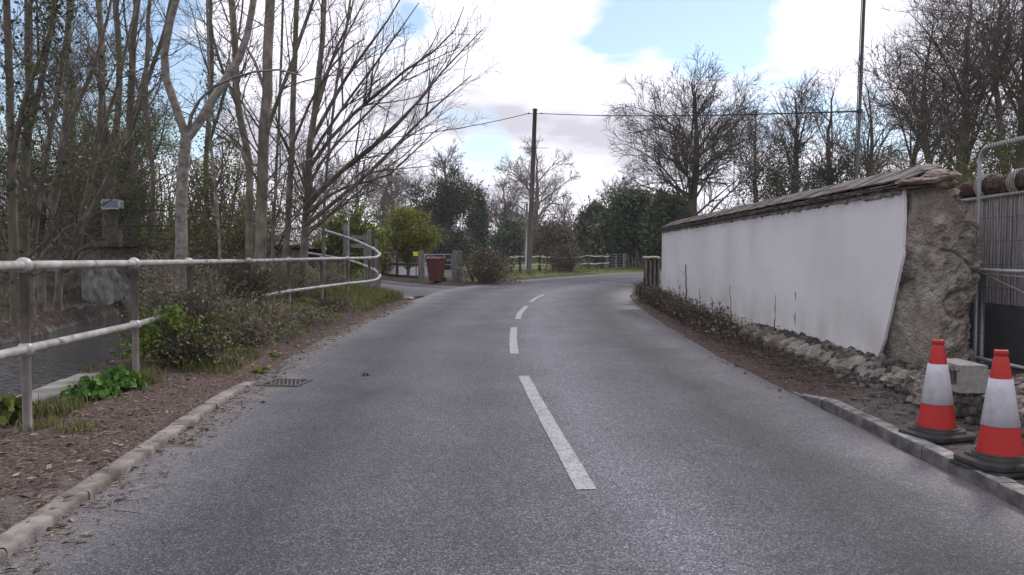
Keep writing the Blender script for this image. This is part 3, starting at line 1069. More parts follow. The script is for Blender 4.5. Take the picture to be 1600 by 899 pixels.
# ---------------------------------------------------------------- kerbs
def kerb_line(name, pts, w, h, m, seed, end_taper=None, side=-1):
    """Kerb stones set along a line on the road edge: separate blocks with worn top edges."""
    p = resample(pts, 140)
    seg = np.concatenate([[0], np.cumsum(np.linalg.norm(np.diff(p, axis=0), axis=1))])
    t = np.gradient(p, axis=0)
    t /= np.linalg.norm(t, axis=1, keepdims=True)
    nn = np.stack([-t[:, 1], t[:, 0]], 1) * (1 if side < 0 else -1)   # away from the road
    prof = [(0.0, -0.12), (0.0, 0.55 * h), (0.006, 0.90 * h), (0.016, 0.99 * h), (0.5 * w, 1.0 * h), (w - 0.006, 0.995 * h), (w, 0.96 * h), (w, -0.12)]
    V, Q = [], []
    L_ = seg[-1]
    s0, k = 0.0, 0
    rs = random.Random(seed)
    while s0 < L_ - 0.05:
        s1 = min(L_, s0 + 0.915)
        ss = np.linspace(s0 + 0.002, s1 - 0.002, 16)
        b0 = len(V)
        dz, dx = rs.uniform(-0.004, 0.004), rs.uniform(-0.004, 0.004)
        for si in ss:
            c = np.array([np.interp(si, seg, p[:, 0]), np.interp(si, seg, p[:, 1])])
            nv = np.array([np.interp(si, seg, nn[:, 0]), np.interp(si, seg, nn[:, 1])])
            hh = 1.0
            if end_taper:
                hh = float(smooth(0, end_taper, L_ - si)) * 0.85 + 0.15
            wn = 0.007 * float(vnoise(si * 2.2, seed * 1.0, 1.0, seed)) + 0.006 * float(vnoise(si * 23.0, seed * 1.0, 1.0, seed))
            for u, v in prof:
                jj = 0.006 * float(vnoise(si * 19 + u * 40, v * 30, 1.0, seed + 3))
                q = c + nv * (u + dx + (wn if u < w * 0.7 else wn * 1.8))
                zz = float(road_z(q[1])) + (v * hh if v > 0 else v) + (dz if v > 0 else 0) + (jj if v > 0.3 * h else 0)
                V.append((q[0], q[1], zz))
        m_ = len(prof)
        for i in range(15):
            for j in range(m_ - 1):
                a = b0 + i * m_ + j
                Q.append((a, a + 1, a + m_ + 1, a + m_))
        s0 = s1
        k += 1
    V = np.array(V)
    o = mesh_np(name, V, [np.array(Q)[:, ::-1] if side < 0 else np.array(Q)], m, None, False)
    if side > 0:                                   # road face darker, top paler
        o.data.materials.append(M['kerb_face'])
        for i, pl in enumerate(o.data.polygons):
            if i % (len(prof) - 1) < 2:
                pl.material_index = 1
    return tag(o, kind='structure')


def edge_pts(L_, y0, y1):
    k = (L_[:, 1] > y0) & (L_[:, 1] < y1)
    return L_[k]


kerb_line('kerb_left', edge_pts(RL, -4, 8.9), 0.125, 0.05, M['kerb'], 4, 1.2, -1)
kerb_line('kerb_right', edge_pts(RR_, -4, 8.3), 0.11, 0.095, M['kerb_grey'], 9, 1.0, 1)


# ---------------------------------------------------------------- water
def water_material(name, c, bump, scale, rough=0.06, dist=0.05):
    m = bpy.data.materials.new(name)
    m.use_nodes = True
    nt = m.node_tree
    N, Lk = nt.nodes.new, nt.links.new
    b = nt.nodes['Principled BSDF']
    b.inputs['Base Color'].default_value = (*c, 1)
    b.inputs['Roughness'].default_value = rough
    b.inputs['Specular IOR Level'].default_value = 0.5
    b.inputs['IOR'].default_value = 1.33
    tc = N('ShaderNodeTexCoord')
    mp = N('ShaderNodeMapping')
    mp.inputs['Scale'].default_value = (1, 2.2, 1)
    Lk(tc.outputs['Object'], mp.inputs[0])
    n = N('ShaderNodeTexNoise')
    n.inputs['Scale'].default_value = scale
    n.inputs['Detail'].default_value = 4
    Lk(mp.outputs[0], n.inputs['Vector'])
    bp = N('ShaderNodeBump')
    bp.inputs['Strength'].default_value = bump
    bp.inputs['Distance'].default_value = dist
    Lk(n.outputs['Fac'], bp.inputs['Height'])
    Lk(bp.outputs[0], b.inputs['Normal'])
    return m


def sheet(name, quad, z, m):
    n = 2
    V = [(x, y, z) for x, y in quad]
    return tag(mesh_np(name, V, [np.array([[0, 1, 2, 3]])], m), kind='structure')


sheet('stream_water', [(-15.5, -8), (-3.6, -8), (-4.2, 33.5), (-15.5, 33.5)], WATER_Z, water_material('stream', (0.025, 0.027, 0.027), 1.0, 3.5, 0.06, 0.12))
sheet('river_water', [(-7.2, 43.2), (-2.4, 43.2), (-9, 168), (-28, 168)], RIVER_Z, water_material('river', (0.08, 0.085, 0.09), 1.0, 1.6, 0.3, 0.6))


def on_ground(x, y):
    return float(terrain(np.array([x]), np.array([y]))[0])

# ---------------------------------------------------------------- white rendered boundary wall with tile coping, earth core and flint footing
def wx(y):
    return 3.905 + 0.011 * y


W_NEAR, W_FAR, W_TOP = 8.2, 22.3, 2.10
wall = empty('boundary_wall', (wx(8.2), 8.2, 0))
tag(wall, 'long white rendered wall with tile coping and broken earth end beside the road', 'wall')
wb = np.array(wall.location)


def build_wall():
    # plaster face: a grid whose free end follows the break
    bz = [0.0, 0.21, 0.5, 0.95, 1.38, 1.8, 2.12]
    by = [8.86, 8.8, 8.62, 8.42, 8.23, 8.22, 8.24]
    nz, ny = 60, 150
    V = []
    for j in range(nz):
        z = 0.02 + (W_TOP - 0.02) * j / (nz - 1)
        y0 = np.interp(z, bz, by) + 0.010 * mnoise.noise(Vector((z * 9, 3, 1))) + 0.012 * mnoise.noise(Vector((z * 29, 7, 1)))
        for i in range(ny):
            t = i / (ny - 1)
            y = y0 + (W_FAR - y0) * t ** 1.6
            bump_ = 0.008 * mnoise.noise(Vector((y * 0.8, z * 1.1, 0))) + 0.004 * mnoise.noise(Vector((y * 3.1, z * 3.3, 4)))
            V.append((wx(y) + bump_ + (0.03 * (1 - z / 0.4) * -1 if z < 0.4 else 0), y, z))
    V = np.array(V)
    ii_ = np.arange(nz * ny).reshape(nz, ny)
    q = np.stack([ii_[:-1, :-1], ii_[1:, :-1], ii_[1:, 1:], ii_[:-1, 1:]], -1).reshape(-1, 4)
    # returned edges (thickness of the render)
    back = V[ii_[:, 0]] + np.array([0.035, 0.01, 0])
    farb = V[ii_[:, -1]] + np.array([0.3, 0, 0])
    V2 = np.concatenate([V, back, farb])
    k0, k1 = len(V), len(V) + nz
    e = np.array([[ii_[j, 0], k0 + j, k0 + j + 1, ii_[j + 1, 0]] for j in range(nz - 1)] + [[ii_[j, -1], ii_[j + 1, -1], k1 + j + 1, k1 + j] for j in range(nz - 1)])
    render_m = bpy.data.materials.new('white_render')
    render_m.use_nodes = True
    nt = render_m.node_tree
    N, Lk = nt.nodes.new, nt.links.new
    b = nt.nodes['Principled BSDF']
    b.inputs['Roughness'].default_value = 0.85
    b.inputs['Specular IOR Level'].default_value = 0.2
    tc = N('ShaderNodeTexCoord')

    def noise_(scale, stretch, detail=6):
        mp = N('ShaderNodeMapping')
        mp.inputs['Scale'].default_value = stretch
        Lk(tc.outputs['Object'], mp.inputs[0])
        n = N('ShaderNodeTexNoise')
        n.inputs['Scale'].default_value = scale
        n.inputs['Detail'].default_value = detail
        Lk(mp.outputs[0], n.inputs['Vector'])
        return n.outputs['Fac']

    def rng_(v, a, b_, lo=0.0, hi=1.0):
        mr = N('ShaderNodeMapRange')
        mr.inputs['From Min'].default_value = a
        mr.inputs['From Max'].default_value = b_
        mr.inputs['To Min'].default_value = lo
        mr.inputs['To Max'].default_value = hi
        Lk(v, mr.inputs[0])
        return mr.outputs[0]

    def mix_(f, a, c):
        mx = N('ShaderNodeMix')
        mx.data_type = 'RGBA'
        Lk(f, mx.inputs[0])
        if isinstance(a, tuple):
            mx.inputs[6].default_value = (*a, 1)
        else:
            Lk(a, mx.inputs[6])
        mx.inputs[7].default_value = (*c, 1)
        return mx.outputs[2]

    def mul(a, c):
        n = N('ShaderNodeMath')
        n.operation = 'MULTIPLY'
        Lk(a, n.inputs[0])
        Lk(c, n.inputs[1])
        return n.outputs[0]
    sep = N('ShaderNodeSeparateXYZ')
    Lk(tc.outputs['Object'], sep.inputs[0])
    c = mix_(rng_(noise_(0.7, (1, 1, 0.8)), 0.4, 0.65), (0.64, 0.632, 0.64), (0.57, 0.56, 0.565))
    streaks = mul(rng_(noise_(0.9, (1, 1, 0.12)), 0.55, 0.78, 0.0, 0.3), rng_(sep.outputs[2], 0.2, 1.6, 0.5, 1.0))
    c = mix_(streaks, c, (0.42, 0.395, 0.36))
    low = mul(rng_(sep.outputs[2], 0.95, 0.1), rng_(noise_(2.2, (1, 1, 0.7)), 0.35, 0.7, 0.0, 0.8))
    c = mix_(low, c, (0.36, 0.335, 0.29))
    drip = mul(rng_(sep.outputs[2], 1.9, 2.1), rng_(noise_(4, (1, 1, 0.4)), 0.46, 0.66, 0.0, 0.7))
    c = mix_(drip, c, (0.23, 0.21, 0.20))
    speck = mul(rng_(noise_(36, (1, 1, 1), 3), 0.66, 0.72, 0.0, 0.6), rng_(sep.outputs[2], 0.9, 0.2))
    c = mix_(speck, c, (0.25, 0.22, 0.19))
    Lk(c, b.inputs['Base Color'])
    bp = N('ShaderNodeBump')
    bp.inputs['Strength'].default_value = 0.35
    bp.inputs['Distance'].default_value = 0.012
    Lk(noise_(18, (1, 1, 1)), bp.inputs['Height'])
    Lk(bp.outputs[0], b.inputs['Normal'])
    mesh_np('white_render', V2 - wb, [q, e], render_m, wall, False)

    # earth core: broken end face, modelled as a displaced grid that wraps round the far side
    nu, nv = 120, 180
    V = []
    top_px = [(0.0, 2.10), (0.2, 2.22), (0.34, 2.29), (0.46, 2.24), (0.6, 2.13), (0.8, 1.95), (1.0, 1.9)]
    for j in range(nv):
        v = j / (nv - 1)
        for i in range(nu):
            u = i / (nu - 1)
            zt = np.interp(u, [a for a, _ in top_px], [b_ for _, b_ in top_px])
            z = -0.05 + (zt + 0.05) * v
            yl = np.interp(z, bz, by) + 0.05
            # right-hand outline of the end
            xr = np.interp(z, [0, 0.25, 0.55, 0.9, 1.2, 1.42, 1.6, 1.8, 2.0, 2.2], [4.74, 4.70, 4.63, 4.66, 4.74, 4.76, 4.71, 4.64, 4.52, 4.40])
            xl = wx(yl) + 0.032
            if u < 0.8:
                s_ = u / 0.8
                x = xl + (xr - xl) * s_
                y = yl + (8.02 - yl) * float(smooth(0, 0.38, s_)) + 0.10 * float(smooth(0.75, 1.0, s_)) + 0.28 * max(0, z - 1.75) * 1.2 - 0.10 * float(smooth(0.6, 0.0, z)) * float(smooth(0.1, 0.5, s_))
            else:
                s_ = (u - 0.8) / 0.2
                x = xr + 0.05 * math.sin(s_ * 3.1)
                y = 8.12 + 0.28 * max(0, z - 1.75) * 1.2 + s_ * 2.0
            p = Vector((x, y, z))
            amp = min(1.0, u / 0.07)
            ridge = abs(mnoise.noise(p * 2.3 + Vector((5, 1, 2))))
            n1 = 0.055 * mnoise.noise(p * 2.6) + 0.034 * mnoise.noise(p * 6.1 + Vector((3, 3, 3))) + 0.020 * mnoise.noise(p * 13) + 0.015 * mnoise.noise(p * 27) + 0.010 * mnoise.noise(p * 58) - 0.09 * max(0.0, 0.09 - ridge) / 0.09 * 0.5
            if u < 0.8:
                y -= amp * n1
                x += amp * 0.5 * n1 * float(smooth(0.5, 0.8, u))
            else:
                x += n1
            V.append((x, y, z))
    V = np.array(V)
    ii_ = np.arange(nu * nv).reshape(nv, nu)
    q = np.stack([ii_[:-1, :-1], ii_[:-1, 1:], ii_[1:, 1:], ii_[1:, :-1]], -1).reshape(-1, 4)
    # rest of the core, hidden behind the render
    body = [(wx(8.95) + 0.05, 8.95), (4.62, 8.7), (4.80, W_FAR), (wx(W_FAR) + 0.05, W_FAR)]
    k = len(V)
    V = np.concatenate([V, [(x, y, -0.1) for x, y in body], [(x, y, 2.12) for x, y in body]])
    q2 = [[k, k + 1, k + 5, k + 4], [k + 1, k + 2, k + 6, k + 5], [k + 2, k + 3, k + 7, k + 6], [k + 3, k, k + 4, k + 7], [k + 4, k + 5, k + 6, k + 7]]
    mesh_np('earth_core', V - wb, [q, np.array(q2)], M['cob'], wall, False)

    # tile coping: three projecting courses under a sloping course
    rs = random.Random(11)
    mb = MB()
    for k, (ox, oz, wd, tilt) in enumerate(((-0.045, 2.095, 0.34, 0.10), (-0.085, 2.128, 0.36, 0.14), (-0.06, 2.165, 0.30, 0.20))):
        y = 8.12 + 0.05 * k
        while y < W_FAR + 0.1:
            L_ = rs.uniform(0.15, 0.19)
            mb.box((wx(y) + ox + wd / 2 + rs.uniform(-0.006, 0.006), y + L_ / 2, oz + rs.uniform(-0.003, 0.003) + 0.006 * mnoise.noise(Vector((y * 0.9, k, 0)))), (wd, L_ - 0.004, 0.018), rz=rs.uniform(-0.012, 0.012), ry=-tilt + rs.uniform(-0.012, 0.012), rx=rs.uniform(-0.012, 0.012))
            y += L_
    # sloping course up to the ridge
    for row, (ox, oz) in enumerate(((-0.02, 2.205), (0.16, 2.285))):
        y = 8.08 + 0.42 * row
        while y < W_FAR + 0.12:
            L_ = rs.uniform(0.16, 0.2)
            mb.box((wx(y) + ox + 0.12 + rs.uniform(-0.01, 0.01), y + L_ / 2, oz + 0.03 + rs.uniform(-0.006, 0.006) + 0.007 * mnoise.noise(Vector((y * 0.7, 5, 0)))), (0.27, L_ - 0.005, 0.017), rz=rs.uniform(-0.012, 0.012), ry=-0.42 + rs.uniform(-0.02, 0.02), rx=rs.uniform(-0.014, 0.014))
            y += L_
    # back slope of the coping
    y = 9.3
    while y < W_FAR + 0.1:
        L_ = rs.uniform(0.18, 0.24)
        mb.box((wx(y) + 0.62, y + L_ / 2, 2.24), (0.5, L_ - 0.005, 0.018), ry=0.45 + rs.uniform(-0.03, 0.03), rx=rs.uniform(-0.03, 0.03))
        y += L_
    o = mb.build('tile_coping', M['tile'], wall)
    o.location = -Vector(wb)
    mb = MB()
    for i, (x, y, z, sx, sy, sz) in enumerate(((4.1, 8.13, 2.155, 0.17, 0.15, 0.035), (4.25, 8.08, 2.20, 0.15, 0.15, 0.06), (4.36, 8.18, 2.13, 0.13, 0.18, 0.055), (4.22, 8.17, 2.27, 0.09, 0.14, 0.05), (4.02, 8.2, 2.14, 0.11, 0.12, 0.035), (4.45, 8.27, 2.03, 0.10, 0.18, 0.06),
                                                (4.33, 8.0, 2.19, 0.12, 0.09, 0.04), (4.15, 8.02, 2.15, 0.13, 0.08, 0.03))):
        mb.lump((x, y, z), (sx, sy, sz), i * 1.7 + 3, sub=4, rough=0.3, freq=1.5)
    o = mb.build('mortar_bed', M['mortar'], wall)
    o.location = -Vector(wb)
    # earth-coloured bedding under the tiles
    mb = MB()
    mb.box((wx(15.2) + 0.12, (8.3 + W_FAR) / 2, 2.075), (0.3, W_FAR - 8.3, 0.06), rz=-0.011)
    for i in range(120):
        y = 8.3 + 13.9 * rs.random()
        mb.lump((wx(y) - 0.012, y, 2.06 + rs.uniform(-0.02, 0.012)), (0.03, rs.uniform(0.05, 0.13), 0.028), i, sub=1, rough=0.6)
    o = mb.build('mortar_joint', M['cob'], wall)
    o.location = -Vector(wb)

    # flint footing: cobbles bedded in earth
    mb = MB()
    rs = random.Random(5)
    n = 0
    for i in range(1500):
        y = rs.uniform(7.15, 13.2)
        hz = float(np.interp(y, [7.1, 8.4, 9.5, 12.6, 13.2], [0.34, 0.31, 0.30, 0.30, 0.26]))
        z = rs.uniform(0.02, hz)
        out_ = float(np.interp(z, [0.0, hz], [0.44, 0.09])) * float(np.interp(y, [7.1, 9, 13], [1.15, 1.0, 0.8]))
        s_ = rs.uniform(0.026, 0.058)
        mb.lump((wx(y) - out_ + rs.uniform(-0.02, 0.03), y, z), (s_ * rs.uniform(0.7, 1.1), s_ * rs.uniform(0.8, 1.3), s_ * rs.uniform(0.65, 1.05)), i * 0.77, sub=1 if y > 9.6 else 2, rough=0.65, freq=1.4)
    for i in range(420):
        y = rs.uniform(5.2, 7.3)
        z = rs.uniform(0.05, 0.26)
        s_ = rs.uniform(0.022, 0.06)
        x = 3.62 + 0.12 * (z - 0.3) + rs.uniform(-0.02, 0.05) + 0.10 * (7.3 - y) * 0.35
        mb.lump((x, y, z), (s_ * rs.uniform(0.7, 1.1), s_ * rs.uniform(0.8, 1.3), s_ * rs.uniform(0.65, 1.05)), i * 0.57 + 80, sub=2, rough=0.5, freq=1.1)
    o = mb.build('flint_cobble_footing', M['flint'], wall, True)
    o.location = -Vector(wb)
    mb = MB()
    for i in range(16):
        y = 7.3 + i * 0.38
        mb.lump((wx(y) - 0.05, y, 0.10), (0.30, 0.36, 0.20), i + 50, sub=3, rough=0.2)
    o = mb.build('footing_bed', M['cob'], wall, True)
    o.location = -Vector(wb)
    # stub of the broken wall running on past the end: chalky rubble core
    mb = MB()
    for i in range(30):
        y = rs.uniform(5.1, 7.7)
        x = rs.uniform(3.72, 4.65)
        mb.lump((x, y, 0.14 + rs.uniform(-0.04, 0.05)), (rs.uniform(0.17, 0.3), rs.uniform(0.2, 0.34), rs.uniform(0.12, 0.19)), i + 150, sub=4, rough=0.5, freq=1.6)
    for i in range(150):
        y = rs.uniform(5.1, 7.5)
        x = rs.uniform(3.6, 4.6)
        s_ = rs.uniform(0.02, 0.07)
        mb.lump((x, y, 0.27 + rs.uniform(-0.04, 0.05)), (s_, s_ * 1.2, s_ * 0.7), i + 350, sub=2, rough=0.6)
    o = mb.build('chalk_rubble_core', M['chalk'], wall)
    o.location = -Vector(wb)


build_wall()


# ---------------------------------------------------------------- hollow concrete block lying on the rubble
def concrete_block():
    root = empty('concrete_block', (3.47, 6.2, 0.335), -0.02)
    tag(root, 'grey hollow concrete block lying on the rubble beside the broken wall end', 'concrete block')
    bm = bmesh.new()
    Lx, Ly, Lz, dep = 0.215, 0.44, 0.215, 0.19
    # outer shell with two cells open on the side facing the road
    ys = [0, 0.04, 0.20, 0.24, 0.40, 0.44]
    zs = [0, 0.045, 0.17, 0.215]
    g = {(i, j): bm.verts.new((0, y, z)) for i, y in enumerate(ys) for j, z in enumerate(zs)}
    cells = {(1, 1), (3, 1)}
    for i in range(5):
        for j in range(3):
            c4 = [g[i, j], g[i, j + 1], g[i + 1, j + 1], g[i + 1, j]]
            if (i, j) in cells:
                inner = [bm.verts.new((dep, v.co.y + (0.008 if k in (0, 1) else -0.008), v.co.z)) for k, v in enumerate(c4)]
                for a in range(4):
                    bm.faces.new((c4[a], c4[(a + 1) % 4], inner[(a + 1) % 4], inner[a]))
                bm.faces.new(inner)
            else:
                bm.faces.new(c4)
    bk = {(i, j): bm.verts.new((Lx, ys[i], zs[j])) for i in (0, 5) for j in (0, 3)}
    bm.faces.new((bk[0, 0], bk[5, 0], bk[5, 3], bk[0, 3]))
    bm.faces.new([g[i, 3] for i in range(6)] + [bk[5, 3], bk[0, 3]])
    bm.faces.new([g[i, 0] for i in range(5, -1, -1)] + [bk[0, 0], bk[5, 0]])
    bm.faces.new([g[0, j] for j in range(3, -1, -1)] + [bk[0, 0], bk[0, 3]])
    bm.faces.new([g[5, j] for j in range(4)] + [bk[5, 3], bk[5, 0]])
    bmesh.ops.recalc_face_normals(bm, faces=bm.faces)
    from_bm('block_body', bm, M['block'], root)
    mb = MB()
    rs = random.Random(3)
    for k in range(9):                       # chipped mortar along the upper arris
        mb.lump((0.0, 0.02 + 0.03 * k + rs.uniform(-0.01, 0.01), 0.2 - rs.random() * 0.03), (0.012, 0.02, 0.018), k, sub=2, rough=0.6)
    mb.build('mortar_crust', M['mortar'], root)


concrete_block()


# ---------------------------------------------------------------- traffic cones
def make_cone():
    root = empty('traffic_cone', (0, 0, 0))
    mb = MB()
    s_ = 0.20

    def octo(sz, ch):
        return [(-sz, -sz + ch), (-sz + ch, -sz), (sz - ch, -sz), (sz, -sz + ch), (sz, sz - ch), (sz - ch, sz), (-sz + ch, sz), (-sz, sz - ch)]
    levels = [(s_, 0.06, 0.0), (s_ + 0.008, 0.065, 0.012), (s_ + 0.008, 0.065, 0.034), (s_ - 0.008, 0.065, 0.042), (s_ - 0.03, 0.07, 0.046), (s_ - 0.035, 0.07, 0.062), (0.155, 0.085, 0.066)]
    rings = [[mb.bm.verts.new((x, y, z)) for x, y in octo(sz, ch)] for sz, ch, z in levels]
    for a, b in zip(rings, rings[1:]):
        for k in range(8):
            mb.bm.faces.new((a[k], a[(k + 1) % 8], b[(k + 1) % 8], b[k]))
    mb.bm.faces.new(rings[0][::-1])
    mb.bm.faces.new(rings[-1])
    mb.lathe([(0.158, 0.064), (0.156, 0.074), (0.142, 0.080), (0.135, 0.078)], 28, cap=False)
    mb.build('base', M['cone_base'], root)
    mb = MB()

    def rad(z):
        return float(np.interp(z, [0.066, 0.70], [0.132, 0.036]))
    prof = [(rad(0.07), 0.07), (rad(0.095), 0.095), (rad(0.24), 0.24), (rad(0.40), 0.40), (rad(0.56), 0.56), (rad(0.655), 0.655), (0.040, 0.662), (0.037, 0.668), (0.036, 0.676), (0.041, 0.682), (0.041, 0.702), (0.038, 0.709), (0.026, 0.710), (0.024, 0.69)]
    mb.lathe(prof, 36, cap=False)
    mb.build('cone_body', M['cone_red'], root, True)
    mb = MB()
    mb.lathe([(rad(0.245) + 0.0005, 0.245), (rad(0.246) + 0.004, 0.246), (rad(0.40) + 0.004, 0.40), (rad(0.534) + 0.004, 0.534), (rad(0.535) + 0.0005, 0.535)], 36, cap=False)
    mb.build('reflective_sleeve', M['cone_white'], root, True)
    return root


def copy_tree(o, parent=None):
    c = o.copy()
    col.objects.link(c)
    c.parent = parent
    for ch in list(o.children):
        copy_tree(ch, c)
    return c


cone_a = make_cone()
cxy = ground_at(1463, 683, 0.075)
cone_a.location = (*cxy, on_ground(*cxy) + 0.012)
cone_a.rotation_euler = (0.01, -0.01, 0.28)
tag(cone_a, 'red and white cone in front of the concrete block and the earth wall end', 'traffic cone', 'traffic cones on the kerbside verge')
cone_b = copy_tree(cone_a)
cxy2 = ground_at(1562, 734, 0.075)
cone_b.location = (*cxy2, on_ground(*cxy2) + 0.012)
cone_b.rotation_euler = (0.0, -0.012, 0.12)
mb_ = MB()
mb_.box((0, 0, -0.018), (0.40, 0.40, 0.032), bevel=0.012, rz=0.06)
mb_.build('lower_base', M['cone_base'], cone_b)
cone_b.location.z += 0.034
tag(cone_b, 'red and white cone with stacked rubber base in front of the steel fence panel', 'traffic cone', 'traffic cones on the kerbside verge')


# ---------------------------------------------------------------- steel mesh fence panel and brushwood screen behind the broken end
def steel_fence():
    FX = 4.93
    z0, z1, y1, y0 = 0.27, 2.53, 8.52, 5.2
    root = empty('site_fence', (FX, y1, z0))
    tag(root, 'galvanised steel mesh fence panel with rounded corner past the broken wall end', 'fence panel')
    off = np.array([FX, y1, z0])

    def P_(y, z, dx=0.0):
        return np.array([FX + dx, y, z]) - off
    rr = 0.16
    arc = [P_(y1 - rr + rr * math.cos(a), z1 - rr + rr * math.sin(a)) for a in np.linspace(0, math.pi / 2, 9)]
    mb = MB()
    mb.tube([P_(y1, z0), P_(y1, 1.0)] + arc + [P_(y0 + rr, z1)], 0.022, 10)
    mb.tube([P_(y0 + rr, z1), P_(y0, z1 - rr), P_(y0, z0)], 0.022, 10)
    mb.build('tube_frame', M['steel'], root, True)
    mb = MB()
    mb.tube([P_(y1 - 0.02, 1.25), P_(y0, 1.25)], 0.019, 10)
    mb.tube([P_(y1 - 0.02, 0.32), P_(y0, 0.32)], 0.019, 10)
    mb.build('cross_rail', M['steel'], root, True)
    mb = MB()
    mb.tube([P_(y1 - 0.06, z0, 0.03), P_(y1 - 0.06, 1.24, 0.03)], 0.024, 10)
    mb.build('support_post', M['steel'], root, True)
    mb = MB()
    for k in range(1, 60):
        y = y1 - 0.045 * k - 0.02
        if y > y0:
            mb.tube([P_(y, z0 + 0.05, 0.012), P_(y, z1, 0.012)], 0.0016, 4, cap=False)
    for k in range(10):
        z = z0 + 0.08 + k * 0.24
        mb.tube([P_(y1, z, 0.009), P_(y0, z, 0.009)], 0.0018, 4, cap=False)
    mb.build('wire_mesh', M['iron'], root)
    mb = MB()
    mb.tube([P_(y1 - 0.04, 1.22, -0.02), P_((y1 + y0) / 2, 1.17, -0.02), P_(y0, 1.2, -0.02)], 0.007, 6)
    mb.tube([P_(y1 - 0.04, 1.24, -0.025), P_(7.9, 1.10, -0.025), P_(6.9, 0.85, -0.025)], 0.006, 6)
    mb.build('tie_wire', M['rope'], root)
    mb = MB()
    for k in range(40):                      # clips wound round the top tube
        y = y1 - rr - 0.02 - k * 0.045
        mb.box(P_(y, z1), (0.047, 0.012, 0.047), rx=0.3)
    mb.build('wire_clip', M['rope'], root)
    mb = MB()
    mb.box(P_(y1, z0 - 0.06), (0.24, 0.5, 0.12), bevel=0.02)
    mb.build('fence_foot', M['concrete'], root)


steel_fence()


def brushwood_screen():
    SX = 5.35
    root = empty('brushwood_screen', (SX, 9.6, 0.25))
    tag(root, 'grey brushwood screen with dark rolled top behind the steel fence panel', 'screen fence')
    off = Vector((SX, 9.6, 0.25))
    rs = random.Random(8)
    mb = MB()
    y = 9.6
    while y > 5.0:
        w = rs.uniform(0.004, 0.009)
        xo = rs.uniform(-0.02, 0.02)
        mb.tube([(xo, y - 9.6, 0.0), (xo + rs.uniform(-.012, .012), y - 9.6 + rs.uniform(-.02, .02), 0.9), (xo, y - 9.6 + rs.uniform(-.03, .03), 1.78 + rs.uniform(-.01, .02))], w, 5, cap=False)
        y -= w * 1.15
    mb.build('brushwood_slat', M['screen'], root)
    mb = MB()
    mb.box((0.06, -2.3, 0.9), (0.03, 4.7, 1.76))
    mb.build('backing_sheet', M['screen'], root)
    mb = MB()
    mb.tube([(-0.03, 0, 1.80), (-0.04, -1.5, 1.81), (-0.03, -3, 1.80), (-0.03, -4.6, 1.8)], 0.02, 8)
    mb.build('top_batten', M['rope'], root)
    mb = MB()
    for k in range(26):
        mb.lump((0.08, -0.05 - k * 0.18, 1.93), (0.11, 0.2, 0.11), k, sub=3, rough=0.25, freq=1.6)
    mb.build('dark_roll', M['screen_roll'], root)
    for yk in (-0.35, -0.95, -1.55, -2.3):
        mb = MB()
        mb.tube([(0.08 + 0.145 * math.cos(a), yk - 0.006 * a, 1.93 + 0.145 * math.sin(a)) for a in np.linspace(0, 25.1, 56)], 0.009, 5)
        mb.build('rope_tie', M['rope'], root)
    mb = MB()
    mb.box((-0.09, -2.4, 0.32), (0.012, 4.4, 0.62))
    mb.build('black_sheet', M['black_net'], root)


brushwood_screen()


# ---------------------------------------------------------------- tubular handrail along the stream
def handrail():
    TOP, LOW, RAD = 1.33, 0.69, 0.037
    Z_END = [(-4.0, 23.7, 1.36), (-4.02, 24.4, 1.45), (-4.35, 25.2, 1.62), (-5.2, 26.2, 1.94), (-6.3, 27.1, 2.25), (-6.9, 27.5, 2.34), (-8.3, 28.0, 2.36)]
    root = empty('handrail', (RAIL[2, 0], RAIL[2, 1], 0.15))
    tag(root, 'two-bar tubular metal handrail with ball joints along the stream bank', 'railing')
    off = Vector(root.location)
    top_z = np.interp(RAIL[:, 1], [0, 6.16, 8.66, 11.2, 14.3, 23], [1.325, 1.325, 1.318, 1.31, 1.305, 1.335])
    pts = [(x, y, z) for (x, y), z in zip(RAIL, top_z)]
    # the tubes are straight from post to post, bending only round the end
    straight = []
    for a, b in zip(pts, pts[1:]):
        for t in np.linspace(0, 1, 6)[:-1]:
            straight.append(tuple(a[k] + (b[k] - a[k]) * t for k in range(3)))
    end = [tuple(p) for p in resample([pts[-1]] + Z_END, 40)]
    full = straight + end
    mb = MB()
    mb.tube([Vector(p) - off for p in full], RAD, 12)
    mb.build('top_rail', M['rail'], root, True)
    low_end = [(-4.0, 23.7, 0.70), (-4.02, 24.4, 0.80), (-4.35, 25.2, 0.97), (-5.2, 26.2, 1.22), (-6.3, 27.1, 1.4), (-7.0, 27.5, 1.5)]
    low_z = np.interp(RAIL[:, 1], [0, 6.16, 8.66, 14.3, 23], [0.68, 0.68, 0.655, 0.64, 0.67])
    low = [(x, y, z) for (x, y), z in zip(RAIL, low_z)]
    sl = []
    for a, b in zip(low, low[1:]):
        for t in np.linspace(0, 1, 6)[:-1]:
            sl.append(tuple(a[k] + (b[k] - a[k]) * t for k in range(3)))
    mb = MB()
    mb.tube([Vector(p) - off for p in sl + [tuple(p) for p in resample([low[-1]] + low_end, 34)]], RAD, 12)
    mb.build('lower_rail', M['rail'], root, True)
    posts = [(x, y, tz, lz) for (x, y), tz, lz in zip(RAIL, top_z, low_z)]
    for p, lz in ((Z_END[1], 0.80), (Z_END[2], 0.97), (Z_END[4], 1.62)):
        posts.append((p[0], p[1], p[2], lz))
    for x, y, tz, lz in posts:
        mb = MB()
        g = on_ground(x, y) - 0.05
        mb.tube([Vector((x, y, g)) - off, Vector((x, y, tz)) - off], 0.034, 12)
        post = mb.build('post', M['rail_post'], root, True)
        for jz, jr in ((tz, 0.064), (lz, 0.060)):
            mb = MB()
            mb.ball(Vector((x, y, jz)) - off, jr, 3)
            mb.build('ball_joint', M['rail'], post, True)


handrail()


